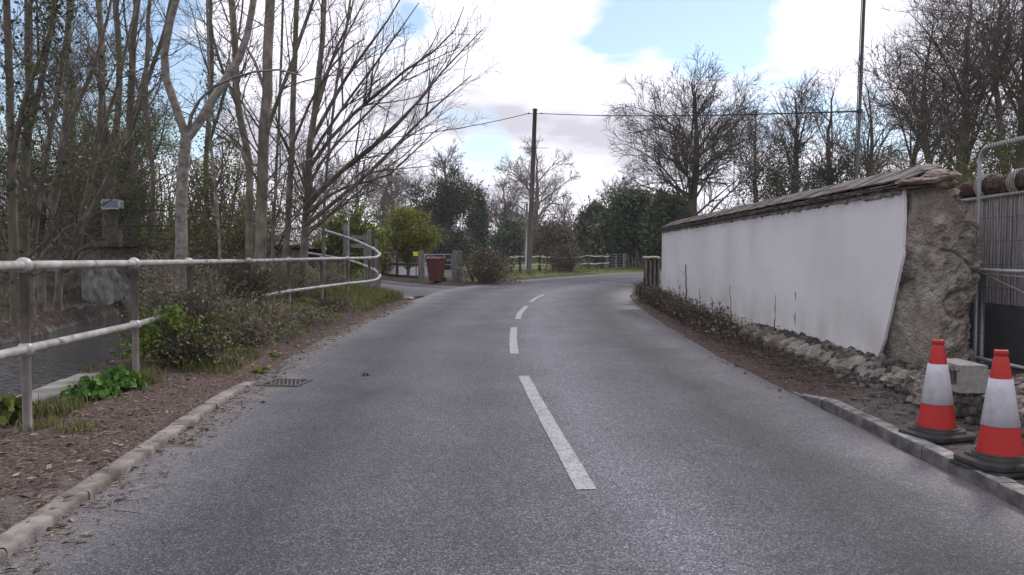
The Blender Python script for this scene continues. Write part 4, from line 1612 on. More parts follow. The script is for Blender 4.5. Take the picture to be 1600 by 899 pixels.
# ---------------------------------------------------------------- retaining wall, bridge, gauge
def retaining_wall():
    root = empty('stone_retaining_wall', (-4.6, 7.5, -0.9))
    tag(root, 'low concrete-capped stone wall holding the stream bank below the handrail', 'wall')
    off = Vector(root.location)
    ys = np.linspace(-3, 12.6, 60)
    mb, cp = MB(), MB()
    rs = random.Random(2)
    V, Q = [], []
    prof = [(-0.80, -1.2), (-0.74, -0.03), (-0.40, -0.03), (-0.40, -1.2)]
    for y in ys:
        x = float(rail_x(y))
        for dx, z in prof:
            n_ = 0.03 * mnoise.noise(Vector((y * 3, z * 3, dx)))
            V.append((x + dx + n_, y, z))
    for i in range(59):
        for j in range(3):
            a = i * 4 + j
            Q.append((a, a + 1, a + 5, a + 4))
    mesh_np('stone_face', np.array(V) - np.array(off), [np.array(Q)], M['concrete'], root)
    y = -3.0
    while y < 12.4:
        L_ = rs.uniform(0.6, 0.9)
        x = float(rail_x(y + L_ / 2)) - 0.60
        a = math.atan2(float(rail_x(y + L_) - rail_x(y)), L_)
        cp.box(Vector((x, y + L_ / 2, 0.02 + rs.uniform(-0.012, 0.012))) - off, (0.34, L_ - 0.015, 0.1), rz=-a, bevel=0.015, rx=rs.uniform(-.01, .01))
        y += L_
    cp.build('coping_slab', M['concrete'], root)


retaining_wall()


def brick_bridge():
    root = empty('brick_bridge', (-11.7, 29.5, -0.6))
    tag(root, 'old brick bridge with pale concrete wing over the stream, seen below the trees', 'bridge')
    off = np.array(root.location)
    # spandrel wall with segmental opening, facing the camera
    x0, x1, y0, y1 = -19.0, -7.4, 29.2, 33.0
    xs = np.linspace(x0, x1, 60)
    top = 1.62 + 0.12 * np.cos((xs + 12) * 0.25)
    ax, bx_ = -13.6, -9.6
    under = np.where((xs > ax) & (xs < bx_), -0.55 + 1.35 * np.sqrt(np.clip(1 - ((xs - (ax + bx_) / 2) / ((bx_ - ax) / 2)) ** 2, 0, 1)) ** 0.7, -1.1)
    V, Q = [], []
    for yy in (y0, y1):
        for x, t, u in zip(xs, top, under):
            V += [(x, yy, u), (x, yy, t)]
    n = len(xs)
    for i in range(n - 1):
        a = 2 * i
        Q.append((a, a + 2, a + 3, a + 1))
        b = 2 * n + 2 * i
        Q.append((b, b + 1, b + 3, b + 2))
        Q.append((a, b, b + 2, a + 2))
        Q.append((a + 1, a + 3, b + 3, b + 1))
    mesh_np('parapet_wall', np.array(V) - off, [np.array(Q)], M['brick'], root)
    mb = MB()
    for i in range(n - 1):
        mb.box(((xs[i] + xs[i + 1]) / 2 - off[0], y0 + 0.1 - off[1], top[i] + 0.05 - off[2]), (xs[1] - xs[0] - 0.01, 0.36, 0.1))
    mb.build('coping_brick', M['brick'], root)
    # concrete wing wall sloping down to the water
    bm = bmesh.new()
    prof = [(-15.6, 29.15, -0.9), (-13.5, 28.0, -0.9), (-12.4, 27.9, -0.9), (-13.4, 28.0, 0.35), (-14.0, 28.2, 0.95), (-15.6, 29.1, 1.0)]
    fv = [bm.verts.new(Vector(p) - Vector(off)) for p in prof]
    bv = [bm.verts.new(Vector((p[0] - 0.1, p[1] + 0.7, p[2])) - Vector(off)) for p in prof]
    bm.faces.new(fv)
    bm.faces.new(bv[::-1])
    for i in range(6):
        bm.faces.new((fv[i], bv[i], bv[(i + 1) % 6], fv[(i + 1) % 6]))
    from_bm('wing_wall', bm, M['concrete'], root)
    mb = MB()
    for z in (1.98, 2.45, 3.0):
        mb.tube([np.array((-19, y0 + 0.2, z)) - off, np.array((-13.2, y0 + 0.15, z + 0.05)) - off, np.array((-8.0, y0 + 0.1, z - 0.04)) - off], 0.028, 6)
    mb.build('rail_bar', M['timber_dark'], root)
    for x in (-18.2, -15.7, -13.2, -10.7, -8.2):
        mb = MB()
        mb.tube([np.array((x, y0 + 0.2, 1.6)) - off, np.array((x, y0 + 0.2, 3.08)) - off], 0.04, 6)
        mb.build('rail_post', M['timber_dark'], root)


brick_bridge()


def gauge_box():
    p = at(177, 320, 28.7)
    root = empty('gauge_box', (p[0], p[1], 1.7))
    tag(root, 'small blue-grey steel gauge box on a pillar at the bridge parapet', 'gauge box')
    h = p[2] - 1.7
    mb = MB()
    mb.box((0, 0, h), (0.58, 0.4, 0.3), bevel=0.03)
    mb.build('cabinet', M['gauge'], root)
    mb = MB()
    for sx in (-0.3, 0.3):
        mb.box((sx, -0.215, h), (0.04, 0.03, 0.32))
    for sz in (-0.15, 0.15):
        mb.box((0, -0.215, h + sz), (0.64, 0.03, 0.04))
    mb.build('door_frame', M['steel'], root)
    mb = MB()
    mb.box((0, 0, (h - 0.16) / 2), (0.2, 0.2, h - 0.16), bevel=0.02)
    mb.box((0, 0, 0.3), (0.46, 0.42, 0.6), bevel=0.03)
    mb.build('pillar', M['brick'], root)


gauge_box()


# ---------------------------------------------------------------- drain grate in the gutter
def drain_grate():
    c = ground_at(446, 599)
    root = empty('drain_grate', (c[0], c[1], 0.0), -0.09)
    tag(root, 'rusty iron drain grate set in the gutter at the kerb end', 'drain')
    w, l = 0.42, 0.46
    mb = MB()
    for sx in (-1, 1):
        mb.box((sx * (w / 2 + 0.0), 0, 0.004), (0.035, l, 0.02))
    for sy in (-1, 1):
        mb.box((0, sy * (l / 2 - 0.018), 0.004), (w - 0.037, 0.035, 0.02))
    mb.build('iron_frame', M['iron_frame'], root)
    mb = MB()
    for k in range(8):
        mb.box((-w / 2 + 0.05 + k * 0.046, 0, 0.002), (0.018, l - 0.075, 0.018), rz=0.35)
    mb.build('grate_bar', M['iron_frame'], root)
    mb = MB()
    mb.box((0, 0, 0.0045), (w - 0.04, l - 0.075, 0.003))  # near-black plate standing in for the shade below the bars
    mb.build('gully_shade', M['dark'], root)


drain_grate()


# ---------------------------------------------------------------- poles and cables
def utility_pole():
    Y = 45.5
    b = at(826, 429, Y)
    t = at(836, 172, Y)
    root = empty('utility_pole', (b[0], b[1], on_ground(b[0], b[1]) - 0.1))
    tag(root, 'tall dark timber utility pole carrying cables at the bend of the road', 'utility pole')
    off = Vector(root.location)
    mb = MB()
    mb.tube([Vector((0, 0, 0)), Vector((t[0] - b[0], 0, t[2] - off.z)) * 0.5, Vector((t[0] - b[0], 0, t[2] - off.z))], [0.16, 0.14, 0.115], 14)
    mb.build('pole_shaft', M['pole'], root, True)
    mb = MB()
    tp = Vector((t[0] - b[0], 0, t[2] - off.z))
    mb.lathe([(0.145, 0.0), (0.15, 0.05), (0.02, 0.12)], 12, c=tp - Vector((0, 0, 0.02)))
    mb.build('cap', M['iron'], root)
    mb = MB()
    for sx in (-1, 1):
        mb.tube([tp + Vector((0, -0.02, -0.22)), tp + Vector((sx * 0.34, -0.02, -0.2))], 0.02, 6)
        mb.ball(tp + Vector((sx * 0.36, -0.02, -0.2)), 0.05, 2)
    mb.build('cable_bracket', M['iron'], root)
    mb = MB()
    mb.tube([Vector((-0.24, -0.05, 1.0)), Vector((-0.10, -0.12, 4.1))], 0.045, 8)
    mb.build('cable_guard', M['timber'], root)
    mb = MB()
    mb.box(tp * 0.77 + Vector((0, -0.1, 0)), (1.7, 0.03, 0.025))
    mb.build('cross_bar', M['iron'], root)
    # cables: one thing each
    def cable(name, a, c, sag, label):
        pts = []
        for k in range(25):
            s_ = k / 24
            p = Vector(a).lerp(Vector(c), s_)
            p.z -= sag * 4 * s_ * (1 - s_)
            pts.append(p)
        mb = MB()
        mb.tube(pts, 0.022, 6)
        o = mb.build(name, M['rubber'])
        tag(o, label, 'cable', 'overhead cables')
    top = Vector(t)
    cable('overhead_cable', top + Vector((-0.4, 0, -0.2)), at(500, 224, 34), 0.25, 'thin black overhead cable from the timber pole into the roadside trees')
    cable('overhead_cable', top + Vector((0.4, 0, -0.2)), at(1344, 174, 20), 0.12, 'long black overhead cable from the timber pole to the thin steel pole')
    return root


utility_pole()


def steel_pole():
    Y = 20.0
    b = at(1338, 300, Y)
    t = at(1351, -20, Y)
    root = empty('steel_pole', (b[0], b[1], 0.0))
    tag(root, 'thin tall grey steel pole rising behind the white wall', 'pole')
    d = Vector((t[0] - b[0], 0, t[2] - b[2]))
    p0 = Vector((0, 0, b[2])) - d * (b[2] / d.z)
    mb = MB()
    mb.tube([p0, Vector((0, 0, b[2])), Vector((0, 0, b[2])) + d * 1.6], [0.046, 0.042, 0.036], 10)
    mb.build('pole_shaft', M['steel_dark'], root, True)
    mb = MB()
    mb.tube([p0 + Vector((-0.075, -0.02, 0)), Vector((-0.07, -0.02, b[2])) + d * 1.5], 0.012, 6)
    mb.build('down_cable', M['rubber'], root)
    mb = MB()
    q = Vector((0, 0, b[2])) + d * ((at(1344, 174, Y)[2] - b[2]) / d.z)
    mb.lathe([(0.06, -0.05), (0.066, -0.03), (0.066, 0.03), (0.06, 0.05)], 10, c=q)
    mb.build('cable_clamp', M['iron'], root)


steel_pole()


def thin_post():
    Y = 52.0
    b = at(822, 392, Y)
    z = on_ground(b[0], b[1])
    root = empty('grey_post', (b[0], b[1], z))
    tag(root, 'thin grey metal post standing just behind the timber utility pole', 'post')
    mb = MB()
    mb.tube([(0, 0, 0), (0.02, 0, 2.4), (0.06, 0, 4.2)], 0.06, 8)
    mb.build('shaft', M['steel'], root, True)
    mb = MB()
    mb.lathe([(0.065, 4.18), (0.07, 4.2), (0.07, 4.26), (0.02, 4.3)], 10, c=(0.06, 0, 0))
    mb.build('cap', M['steel_dark'], root)


thin_post()


# ---------------------------------------------------------------- gates, fences, bin beyond the lane
def post_box(mb, x, y, z0, z1, w, rz=0.0, top=0.03):
    mb.box((x, y, (z0 + z1) / 2), (w, w, z1 - z0), rz=rz, bevel=0.012)


def wheelie_bin():
    Y = 36.0
    bx = xat(681, Y)
    gz = on_ground(bx, Y)
    root = empty('wheelie_bin', (bx, Y, gz), R(-38))
    tag(root, 'dark red-brown plastic wheelie bin standing by the wooden gatepost', 'wheelie bin')
    root.scale = (1.06, 1.06, 1.06)
    bm = bmesh.new()
    lv = [(0.20, 0.24, 0.06), (0.235, 0.285, 0.5), (0.275, 0.335, 0.92), (0.29, 0.35, 0.93), (0.29, 0.35, 0.97)]
    rings = []
    for hx, hy, z in lv:
        rings.append([bm.verts.new((sx * hx, sy * hy + (0.03 if z < 0.2 else 0), z)) for sx, sy in ((-1, -1), (1, -1), (1, 1), (-1, 1))])
    for a, b in zip(rings, rings[1:]):
        for k in range(4):
            bm.faces.new((a[k], a[(k + 1) % 4], b[(k + 1) % 4], b[k]))
    bm.faces.new(rings[0][::-1])
    bm.faces.new(rings[-1])
    bmesh.ops.bevel(bm, geom=list(bm.edges), offset=0.014, segments=2, affect='EDGES')
    from_bm('bin_body', bm, M['bin'], root, False)
    mb = MB()
    mb.box((0, -0.01, 1.0), (0.60, 0.74, 0.045), bevel=0.018, rx=0.05)
    mb.box((0, 0.02, 1.035), (0.44, 0.5, 0.03), bevel=0.012, rx=0.05)
    mb.build('lid', M['bin'], root)
    mb = MB()
    mb.tube([(-0.24, 0.40, 0.98), (0.24, 0.40, 0.98)], 0.018, 8)
    for sx in (-0.22, 0.22):
        mb.tube([(sx, 0.34, 0.95), (sx, 0.40, 0.98)], 0.018, 8)
    mb.build('handle', M['bin'], root)
    for sx in (-0.24, 0.24):
        mb = MB()
        mb.tube([(sx - 0.025, 0.27, 0.1), (sx + 0.025, 0.27, 0.1)], 0.1, 18)
        mb.build('wheel', M['rubber'], root)


wheelie_bin()


def river_gate():
    Y = 38.0
    xa, xb = xat(658, Y), xat(711, Y - 1.2)
    za = on_ground(xa, Y)
    root = empty('field_gate', (xa, Y, za))
    tag(root, 'small tubular steel gate between two square timber gateposts behind the bin', 'gate')
    dx = xb - xa
    for (x, y, w) in ((0, 0, 0.26), (dx, -1.2, 0.2), (dx + 0.2, -1.05, 0.16)):
        mb = MB()
        post_box(mb, x, y, -0.2, 1.34, w, 0.3)
        mb.build('gatepost', M['timber'], root)
    mb = MB()
    a, b = Vector((0.2, -0.2, 0)), Vector((dx - 0.16, -1.08, 0))
    for z in (0.14, 0.42, 0.68, 0.9, 1.16):
        mb.tube([a + Vector((0, 0, z)), b + Vector((0, 0, z))], 0.02, 6)
    for p in (a, b, a.lerp(b, 0.72)):
        mb.tube([p + Vector((0, 0, 0.12)), p + Vector((0, 0, 1.18))], 0.022, 6)
    mb.build('gate_frame', M['steel'], root)
    mb = MB()
    mb.box(Vector((dx + 0.62, -1.2, 0.45)), (0.09, 0.09, 1.2), ry=-0.42)
    mb.build('brace', M['timber_dark'], root)


river_gate()


def rail_fence():
    Y = 38.2
    root = empty('timber_rail_fence', (xat(660, Y), Y, on_ground(xat(660, Y), Y)))
    tag(root, 'dark two-rail timber fence along the lane in front of the bright water', 'fence')
    off = Vector(root.location)
    pts = [(xat(655, 38.2), 38.2), (xat(620, 40.5), 40.5), (xat(590, 43.5), 43.5), (xat(565, 47), 47.0)]
    for z, z2 in ((0.66, 0.7), (0.08, 0.12)):
        mb = MB()
        for (a, b) in zip(pts, pts[1:]):
            za, zb = on_ground(*a), on_ground(*b)
            p, q = Vector((a[0], a[1], za + z)) - off, Vector((b[0], b[1], zb + z)) - off
            d = q - p
            mb.box((p + q) / 2, (d.length, 0.05, 0.13), rz=math.atan2(d.y, d.x), ry=-math.asin(d.z / d.length))
        mb.build('rail', M['timber_dark'], root)
    for a in pts[1:]:
        mb = MB()
        post_box(mb, a[0] - off.x, a[1] - off.y + 0.08, -0.1, 1.2, 0.14, 0.3)
        mb.build('fence_post', M['timber_dark'], root)


rail_fence()


def yellow_plate():
    Y = 39.5
    p = at(650, 397, Y)
    gz = on_ground(p[0], p[1])
    root = empty('yellow_sign', (p[0], p[1], gz))
    tag(root, 'small blank yellow sign plate beside the timber gatepost', 'sign')
    mb = MB()
    mb.box((0, 0, p[2] - gz), (0.27, 0.02, 0.2), bevel=0.004)
    mb.build('plate', M['yellow'], root)
    mb = MB()
    mb.tube([(0, 0.03, -0.05), (0, 0.03, p[2] - gz + 0.05)], 0.022, 6)
    mb.build('stake', M['timber_dark'], root)


yellow_plate()


def stile_posts():
    Y = 27.6
    root = empty('timber_stile', (xat(575, Y), Y, on_ground(xat(575, Y), Y)))
    tag(root, 'weathered timber stile posts with cross boards inside the bend of the handrail', 'stile')
    off = Vector(root.location)
    for px, top, w, yy in ((541, 350, 0.2, 27.0), (571, 366, 0.13, 27.8), (577, 359, 0.15, 28.2), (588, 374, 0.13, 29.0)):
        x = xat(px, yy)
        z1 = at(px, top, yy)[2]
        g = on_ground(x, yy)
        mb = MB()
        mb.box((x - off.x, yy - off.y, (g - 0.1 + z1) / 2 - off.z), (w, w, z1 - g + 0.1), rz=0.2, bevel=0.012)
        mb.build('post', M['timber'], root)
    for py in (371, 384):
        p, q = Vector(at(548, py, 27.3)) - off, Vector(at(575, py + 1, 27.9)) - off
        mb = MB()
        d = q - p
        mb.box((p + q) / 2, (d.length, 0.045, 0.14), rz=math.atan2(d.y, d.x), ry=-math.asin(d.z / d.length))
        mb.build('cross_board', M['timber'], root)
    # pale strip added as the lit edge of the tall post
    mb = MB()
    x = xat(545, 26.7)
    z1, z0 = at(545, 350, 26.7)[2], at(545, 400, 26.7)[2]
    mb.box((x - off.x, 26.7 - off.y, (z1 + z0) / 2 - off.z), (0.045, 0.045, z1 - z0 + 0.6), rz=0.2, bevel=0.008)
    mb.build('lit_edge_strip', M['rail'], root)


stile_posts()


def paddock_fence():
    spec = [(797, 399, 47), (811, 398, 47), (843, 398, 49), (865, 399, 51), (897, 400, 54), (918, 397, 55), (940, 398, 57), (952, 398, 58)]
    x0, y0 = xat(843, 49), 49
    root = empty('paddock_fence', (x0, y0, on_ground(x0, y0)))
    tag(root, 'white-taped paddock fence on dark stakes along the field beyond the road', 'fence')
    off = Vector(root.location)
    tops, lows = [], []
    rs = random.Random(6)
    for px, py, Y in spec:
        t = Vector(at(px, py, Y))
        g = on_ground(t.x, t.y)
        mb = MB()
        mb.tube([Vector((t.x + rs.uniform(-.12, .12), t.y, g - 0.1)) - off, t - off + Vector((0, 0, 0.12))], 0.085, 7)
        mb.build('stake', M['timber_dark'], root)
        tops.append(t - off + Vector((0, -0.1, -0.1)))
        lows.append(Vector((t.x, t.y - 0.1, g + 0.45)) - off)
    for line in (tops, lows):
        mb = MB()
        for a, b in zip(line, line[1:]):
            m_ = (a + b) / 2 - Vector((0, 0, 0.05))
            for p, q in ((a, m_), (m_, b)):
                d = q - p
                mb.box((p + q) / 2, (d.length, 0.02, 0.075), rz=math.atan2(d.y, d.x), ry=-math.asin(d.z / d.length))
        mb.build('tape', M['tape'], root)


paddock_fence()


def metal_gate():
    Y = 58.5
    a, b = Vector(at(951, 418, Y)), Vector(at(974, 418, Y + 1.0))
    root = empty('metal_gate', (a.x, a.y, on_ground(a.x, a.y)))
    tag(root, 'small galvanised barred gate in the paddock fence by the dark evergreens', 'gate')
    h = at(951, 397, Y)[2] - root.location.z
    d = Vector((b.x - a.x, b.y - a.y, 0))
    mb = MB()
    for k in range(6):
        z = 0.12 + (h - 0.15) * k / 5
        mb.tube([Vector((0, 0, z)), d + Vector((0, 0, z))], 0.022, 6)
    for s_ in (0, 0.5, 1):
        mb.tube([d * s_ + Vector((0, 0, 0.1)), d * s_ + Vector((0, 0, h))], 0.026, 6)
    mb.build('gate_frame', M['steel'], root)
    for s_ in (-0.12, 1.12):
        mb = MB()
        post_box(mb, d.x * s_, d.y * s_, -0.1, h + 0.05, 0.17)
        mb.build('gatepost', M['timber'], root)


metal_gate()


def stake_fence():
    Y = 60.0
    x0 = xat(992, Y)
    root = empty('stake_fence', (x0, Y, on_ground(x0, Y)))
    tag(root, 'rough line of uneven grey stakes beyond the far bend of the road', 'fence')
    off = Vector(root.location)
    rs = random.Random(4)
    tops = []
    for k in range(9):
        px = 978 + k * 5.2
        yy = Y + k * 0.3
        x = xat(px, yy)
        g = on_ground(x, yy)
        h = rs.uniform(0.8, 1.35)
        mb = MB()
        mb.tube([Vector((x, yy, g - 0.1)) - off, Vector((x + rs.uniform(-.12, .12), yy, g + h)) - off], [0.07, 0.05], 6)
        mb.build('stake', M['timber'], root)
        tops.append(Vector((x, yy, g + 0.7)) - off)
    mb = MB()
    mb.tube(tops, 0.02, 5)
    mb.build('wire', M['steel_dark'], root)


stake_fence()


def slatted_box():
    Y = 24.0
    xa, xb = xat(1008, Y), xat(1031, Y)
    g = on_ground((xa + xb) / 2, Y)
    root = empty('slatted_box', ((xa + xb) / 2, Y, g))
    tag(root, 'dark slatted timber box with pale stone top at the far end of the white wall', 'timber box')
    w = xb - xa
    h = at(1008, 403, Y)[2] - g
    mb = MB()
    mb.box((0, 0.2, h / 2 - 0.03), (w * 0.9, 0.4, h - 0.1))
    mb.build('panel', M['timber_dark'], root)
    for k in range(4):
        mb = MB()
        mb.box((-w / 2 + 0.03 + k * (w - 0.06) / 3, -0.02, h / 2 - 0.02), (0.045, 0.045, h - 0.06))
        mb.build('slat', M['timber'], root)
    mb = MB()
    for k in range(5):
        mb.lump((-w / 2 + 0.04 + k * w / 5, 0.12, h), (0.09, 0.24, 0.05), k + 2, sub=3, rough=0.4)
    mb.build('stone_top', M['mortar'], root)
    # black pipe hoop leaning beside it
    p = at(1004, 452, Y - 0.6)
    o = empty('pipe_hoop', (p[0], p[1], on_ground(p[0], p[1])))
    tag(o, 'bent black pipe hoop sticking out of the scrub by the slatted timber box', 'pipe')
    mb = MB()
    mb.tube(resample([(0.05, 0, 0.0), (-0.06, 0, 0.18), (-0.07, 0, 0.42), (0.0, 0.02, 0.5), (0.03, 0.02, 0.40), (0.10, 0, 0.24), (0.13, 0, 0.08)], 20), 0.028, 8)
    mb.build('hoop', M['rubber'], o, True)
    mb = MB()
    mb.tube([(0.04, 0.02, 0.3), (0.06, 0.02, 0.72)], 0.022, 8)
    mb.build('upright', M['rubber'], o, True)


slatted_box()

# ---------------------------------------------------------------- trees on the stream bank
def path(Y, *pts, y2=None):
    """Points of a limb standing Y metres away (ending y2 away)."""
    n = len(pts)
    return [at(px, py, Y if y2 is None else Y + (y2 - Y) * i / (n - 1)) for i, (px, py) in enumerate(pts)]


def rooted(Y, *pts, y2=None):
    """The same with the foot carried down into the ground."""
    p = path(Y, *pts, y2=y2)
    g = on_ground(p[0][0], p[0][1]) - 0.15
    if p[0][2] > g + 0.1:
        p = [(p[0][0], p[0][1], g)] + p
    return p


BANK = 'slim bare trees along the stream bank'
FORK = dict(NEAR, dens=(1.5, 4.0, 6.0))
tree('forked_tree', 'smooth silver-barked tree forking into two strong limbs behind the handrail', 'tree',
     [(rooted(13, (282, 440), (282, 400), (284, 310), (292, 214)), 0.105, 0.085, 1.0),
      (path(13, (292, 216), (278, 180), (262, 130), (257, 75), (275, 0), (296, -70), y2=12.6), 0.074, 0.05, 0.35),
      (path(13, (291, 218), (318, 180), (350, 128), (376, 85), (394, 25), (402, -70), y2=13.6), 0.078, 0.05, 0.35),
      (path(13, (294, 206), (301, 172), (330, 140), (365, 122), (420, 108), (470, 118), y2=12.2), 0.035, 0.012, 0.3)],
     FORK, 21, 'bark_silver', 'twig', t0=0.4, group=None)

ARCH = dict(NEAR, dens=(2.8, 4.0, 5.0), len=(0.85, 0.65, 0.5), ang=(18, 48), wob=0.07)
tree('arching_tree', 'tree leaning long bare arching branches out over the road edge', 'tree',
     [(rooted(20, (474, 425), (478, 330), (486, 220), (500, 90), (512, -70)), 0.1140, 0.0550, 0.25),
      (path(20, (474, 355), (520, 318), (580, 268), (640, 205), (690, 158), (736, 118), y2=17.3), 0.0600, 0.0088, 0.2),
      (path(20, (478, 320), (530, 270), (590, 222), (650, 163), (702, 100), (752, 48), y2=17.8), 0.0600, 0.0088, 0.2),
      (path(20, (484, 262), (530, 200), (585, 150), (640, 105), (700, 62), (726, 10), y2=18.3), 0.0540, 0.0088, 0.2),
      (path(20, (489, 215), (535, 130), (575, 75), (610, 25), (640, -30), y2=18.8), 0.0504, 0.0110, 0.2),
      (path(20, (490, 190), (520, 90), (545, 30), (560, -50), y2=19.3), 0.0480, 0.0132, 0.2),
      (path(20, (474, 372), (505, 345), (545, 305), (575, 262), (598, 240), y2=18.3), 0.0360, 0.0077, 0.2),
      (path(20, (476, 330), (515, 285), (560, 250), (618, 200), (668, 140), (704, 84), y2=18.7), 0.0504, 0.0077, 0.2),
      (path(20, (486, 245), (520, 190), (560, 135), (612, 66), (655, 5), y2=17.5), 0.0480, 0.0088, 0.2),
      (path(20, (482, 290), (512, 240), (556, 196), (612, 140), (664, 88), (690, 40), y2=20.8), 0.0504, 0.0088, 0.2),
      (path(20, (470, 365), (512, 340), (560, 300), (606, 262), (650, 228), (664, 200), y2=20.8), 0.0384, 0.0077, 0.2),
      (path(20, (492, 170), (512, 110), (545, 50), (580, -20), y2=20.8), 0.0432, 0.0110, 0.2),
      (path(20, (480, 300), (455, 240), (428, 190), (400, 150), y2=19.1), 0.0360, 0.0088, 0.2),
      (path(20, (476, 340), (520, 300), (570, 285), (615, 268), (668, 215), (695, 196), y2=17.9), 0.0408, 0.0077, 0.2)],
     ARCH, 22, 'bark_grey', 'twig', t0=0.3)

SL = dict(NEAR, dens=(2.2, 4.0, 6.0), len=(0.9, 0.7, 0.52))
tree('straight_tree', 'straight grey trunk just past the forked tree, thickest of its clump', 'tree',
     [(rooted(16.6, (404, 430), (408, 330), (415, 200), (418, 90), (423, -80)), 0.1299, 0.0935, 0.3),
      (path(16.6, (414, 220), (440, 140), (470, 60), (500, -30), y2=15.7), 0.0508, 0.0220, 0.2),
      (path(16.6, (410, 300), (380, 240), (348, 205), (310, 190), y2=15.9), 0.0316, 0.0077, 0.2),
      (path(16.6, (416, 150), (395, 90), (360, 40), (340, -10), y2=16.1), 0.0339, 0.0110, 0.2),
      (path(16.6, (409, 320), (440, 280), (478, 252), (520, 238), y2=15.7), 0.0271, 0.0066, 0.2)], SL, 23, 'bark_grey', 'twig', group=BANK)
tree('curved_tree', 'grey tree with a kinked trunk tight beside the thickest straight trunk', 'tree',
     [(rooted(17.6, (388, 425), (390, 300), (386, 235), (371, 165), (366, 70), (358, -70)), 0.0847, 0.0660, 0.3),
      (path(17.6, (372, 170), (345, 100), (330, 40), (322, -60)), 0.0396, 0.0220, 0.2)], SL, 24, 'bark_grey', 'twig', group=BANK)
tree('slim_tree', 'slim dark straight trunk midway between the thick trunk and the arching tree', 'tree',
     [(rooted(19.5, (444, 425), (452, 310), (459, 170), (462, 60), (466, -80)), 0.0881, 0.0550, 0.3),
      (path(19.5, (456, 230), (490, 150), (530, 90), (570, 60), y2=18.3), 0.0396, 0.0132, 0.2)], SL, 25, 'bark_grey', 'twig', group=BANK)
tree('sapling', 'thin upright sapling stem between two larger trunks behind the handrail', 'sapling',
     [(rooted(18.8, (424, 425), (430, 300), (437, 150), (445, -70)), 0.0452, 0.0275, 0.3)], SL, 26, 'bark_grey', 'twig', group=BANK)
tree('sapling', 'thin leaning sapling stem on the far side of the arching tree', 'sapling',
     [(rooted(21.5, (505, 410), (508, 300), (522, 160), (545, 20), (552, -60)), 0.0565, 0.0275, 0.25),
      (path(21.5, (512, 250), (545, 180), (585, 130), (610, 110), y2=20.1), 0.0226, 0.0088, 0.2)], SL, 27, 'bark_grey', 'twig', group=BANK)
tree('sapling', 'pale whippy sapling stem close behind the forked silver tree', 'sapling',
     [(rooted(16, (345, 430), (340, 330), (330, 230), (326, 120), (322, -60)), 0.0339, 0.0220, 0.25)], SL, 28, 'bark_silver', 'twig', group=BANK)

FARB = 'tall trees on the far bank of the stream'
TB = dict(MID, dens=(1.7, 3.0, 4.0), len=(1.0, 0.75, 0.6))
specs = [
    ('ivy-clad straight trunk at the very edge of the far bank thicket', [((22, 430), (20, 300), (16, 150), (10, -70))], 20, 0.17, 'bark_dark', 'ivy', [((18, 260), (40, 150), (75, 60), (90, -50))]),
    ('thick dark trunk with a fork high up on the far bank', [((36, 430), (38, 280), (46, 130), (44, -70))], 22, 0.20, 'bark_dark', 'ivy', [((42, 220), (66, 120), (86, 20), (96, -60))]),
    ('slender trunk leaning away at the top beside two dark trunks', [((48, 430), (70, 260), (96, 110), (122, -60))], 23, 0.13, 'bark_grey', None, [((80, 210), (62, 100), (56, -40))]),
    ('tall slim trunk rising in front of the brick bridge end', [((65, 430), (84, 320), (103, 190), (105, 60), (110, -70))], 24, 0.16, 'bark_grey', None, [((100, 210), (140, 120), (165, 40), (185, -50))]),
    ('trunk leaning strongly over the stream by the bridge wing', [((92, 430), (108, 400), (135, 310), (152, 220), (162, 110), (150, -60))], 25, 0.15, 'bark_grey', None, [((150, 230), (182, 140), (200, 60), (226, -40))]),
    ('thick ivy-green double trunk behind the gauge box', [((168, 395), (166, 280), (160, 140), (152, -70)), ((172, 330), (182, 200), (186, 80), (176, -70))], 31, 0.22, 'bark_dark', 'leaf_olive', []),
    ('mossy trunk standing just past the gauge box', [((206, 395), (208, 280), (204, 140), (222, -70))], 32, 0.24, 'bark_dark', 'ivy', [((206, 200), (236, 110), (262, 30), (275, -60))]),
    ('narrow dark trunk between the mossy trunk and the forked silver tree', [((236, 400), (240, 280), (228, 150), (238, -60))], 30, 0.14, 'bark_dark', None, [((234, 200), (210, 120), (196, 40), (190, -50))]),
    ('faint distant trunk showing through the fork of the silver tree', [((326, 400), (322, 260), (330, 120), (326, -60))], 33, 0.16, 'bark_dark', 'ivy', [((324, 230), (350, 150), (372, 60), (385, -50))]),
    ('leaning bare trunk low over the water beside the leaning bridge tree', [((60, 425), (110, 420), (128, 360), (172, 270), (212, 170), (236, 60))], 26, 0.12, 'bark_grey', None, []),
]
for k, (label, stems, Y, r, bark, iv, limbs) in enumerate(specs):
    mains = [(rooted(Y, *s_), r * (0.78 if i == 0 else 0.62), r * 0.45, 0.22) for i, s_ in enumerate(stems)]
    mains += [(path(Y, *l_, y2=Y - 1.0), r * 0.45, r * 0.18, 0.15) for l_ in limbs]
    tree('bank_tree', label, 'tree', mains, TB, 40 + k, bark, 'twig', group=FARB, ivy=(1600, 0.5, 9.0, 0.22, 0.11) if iv else None, ivy_mat=iv or 'ivy')

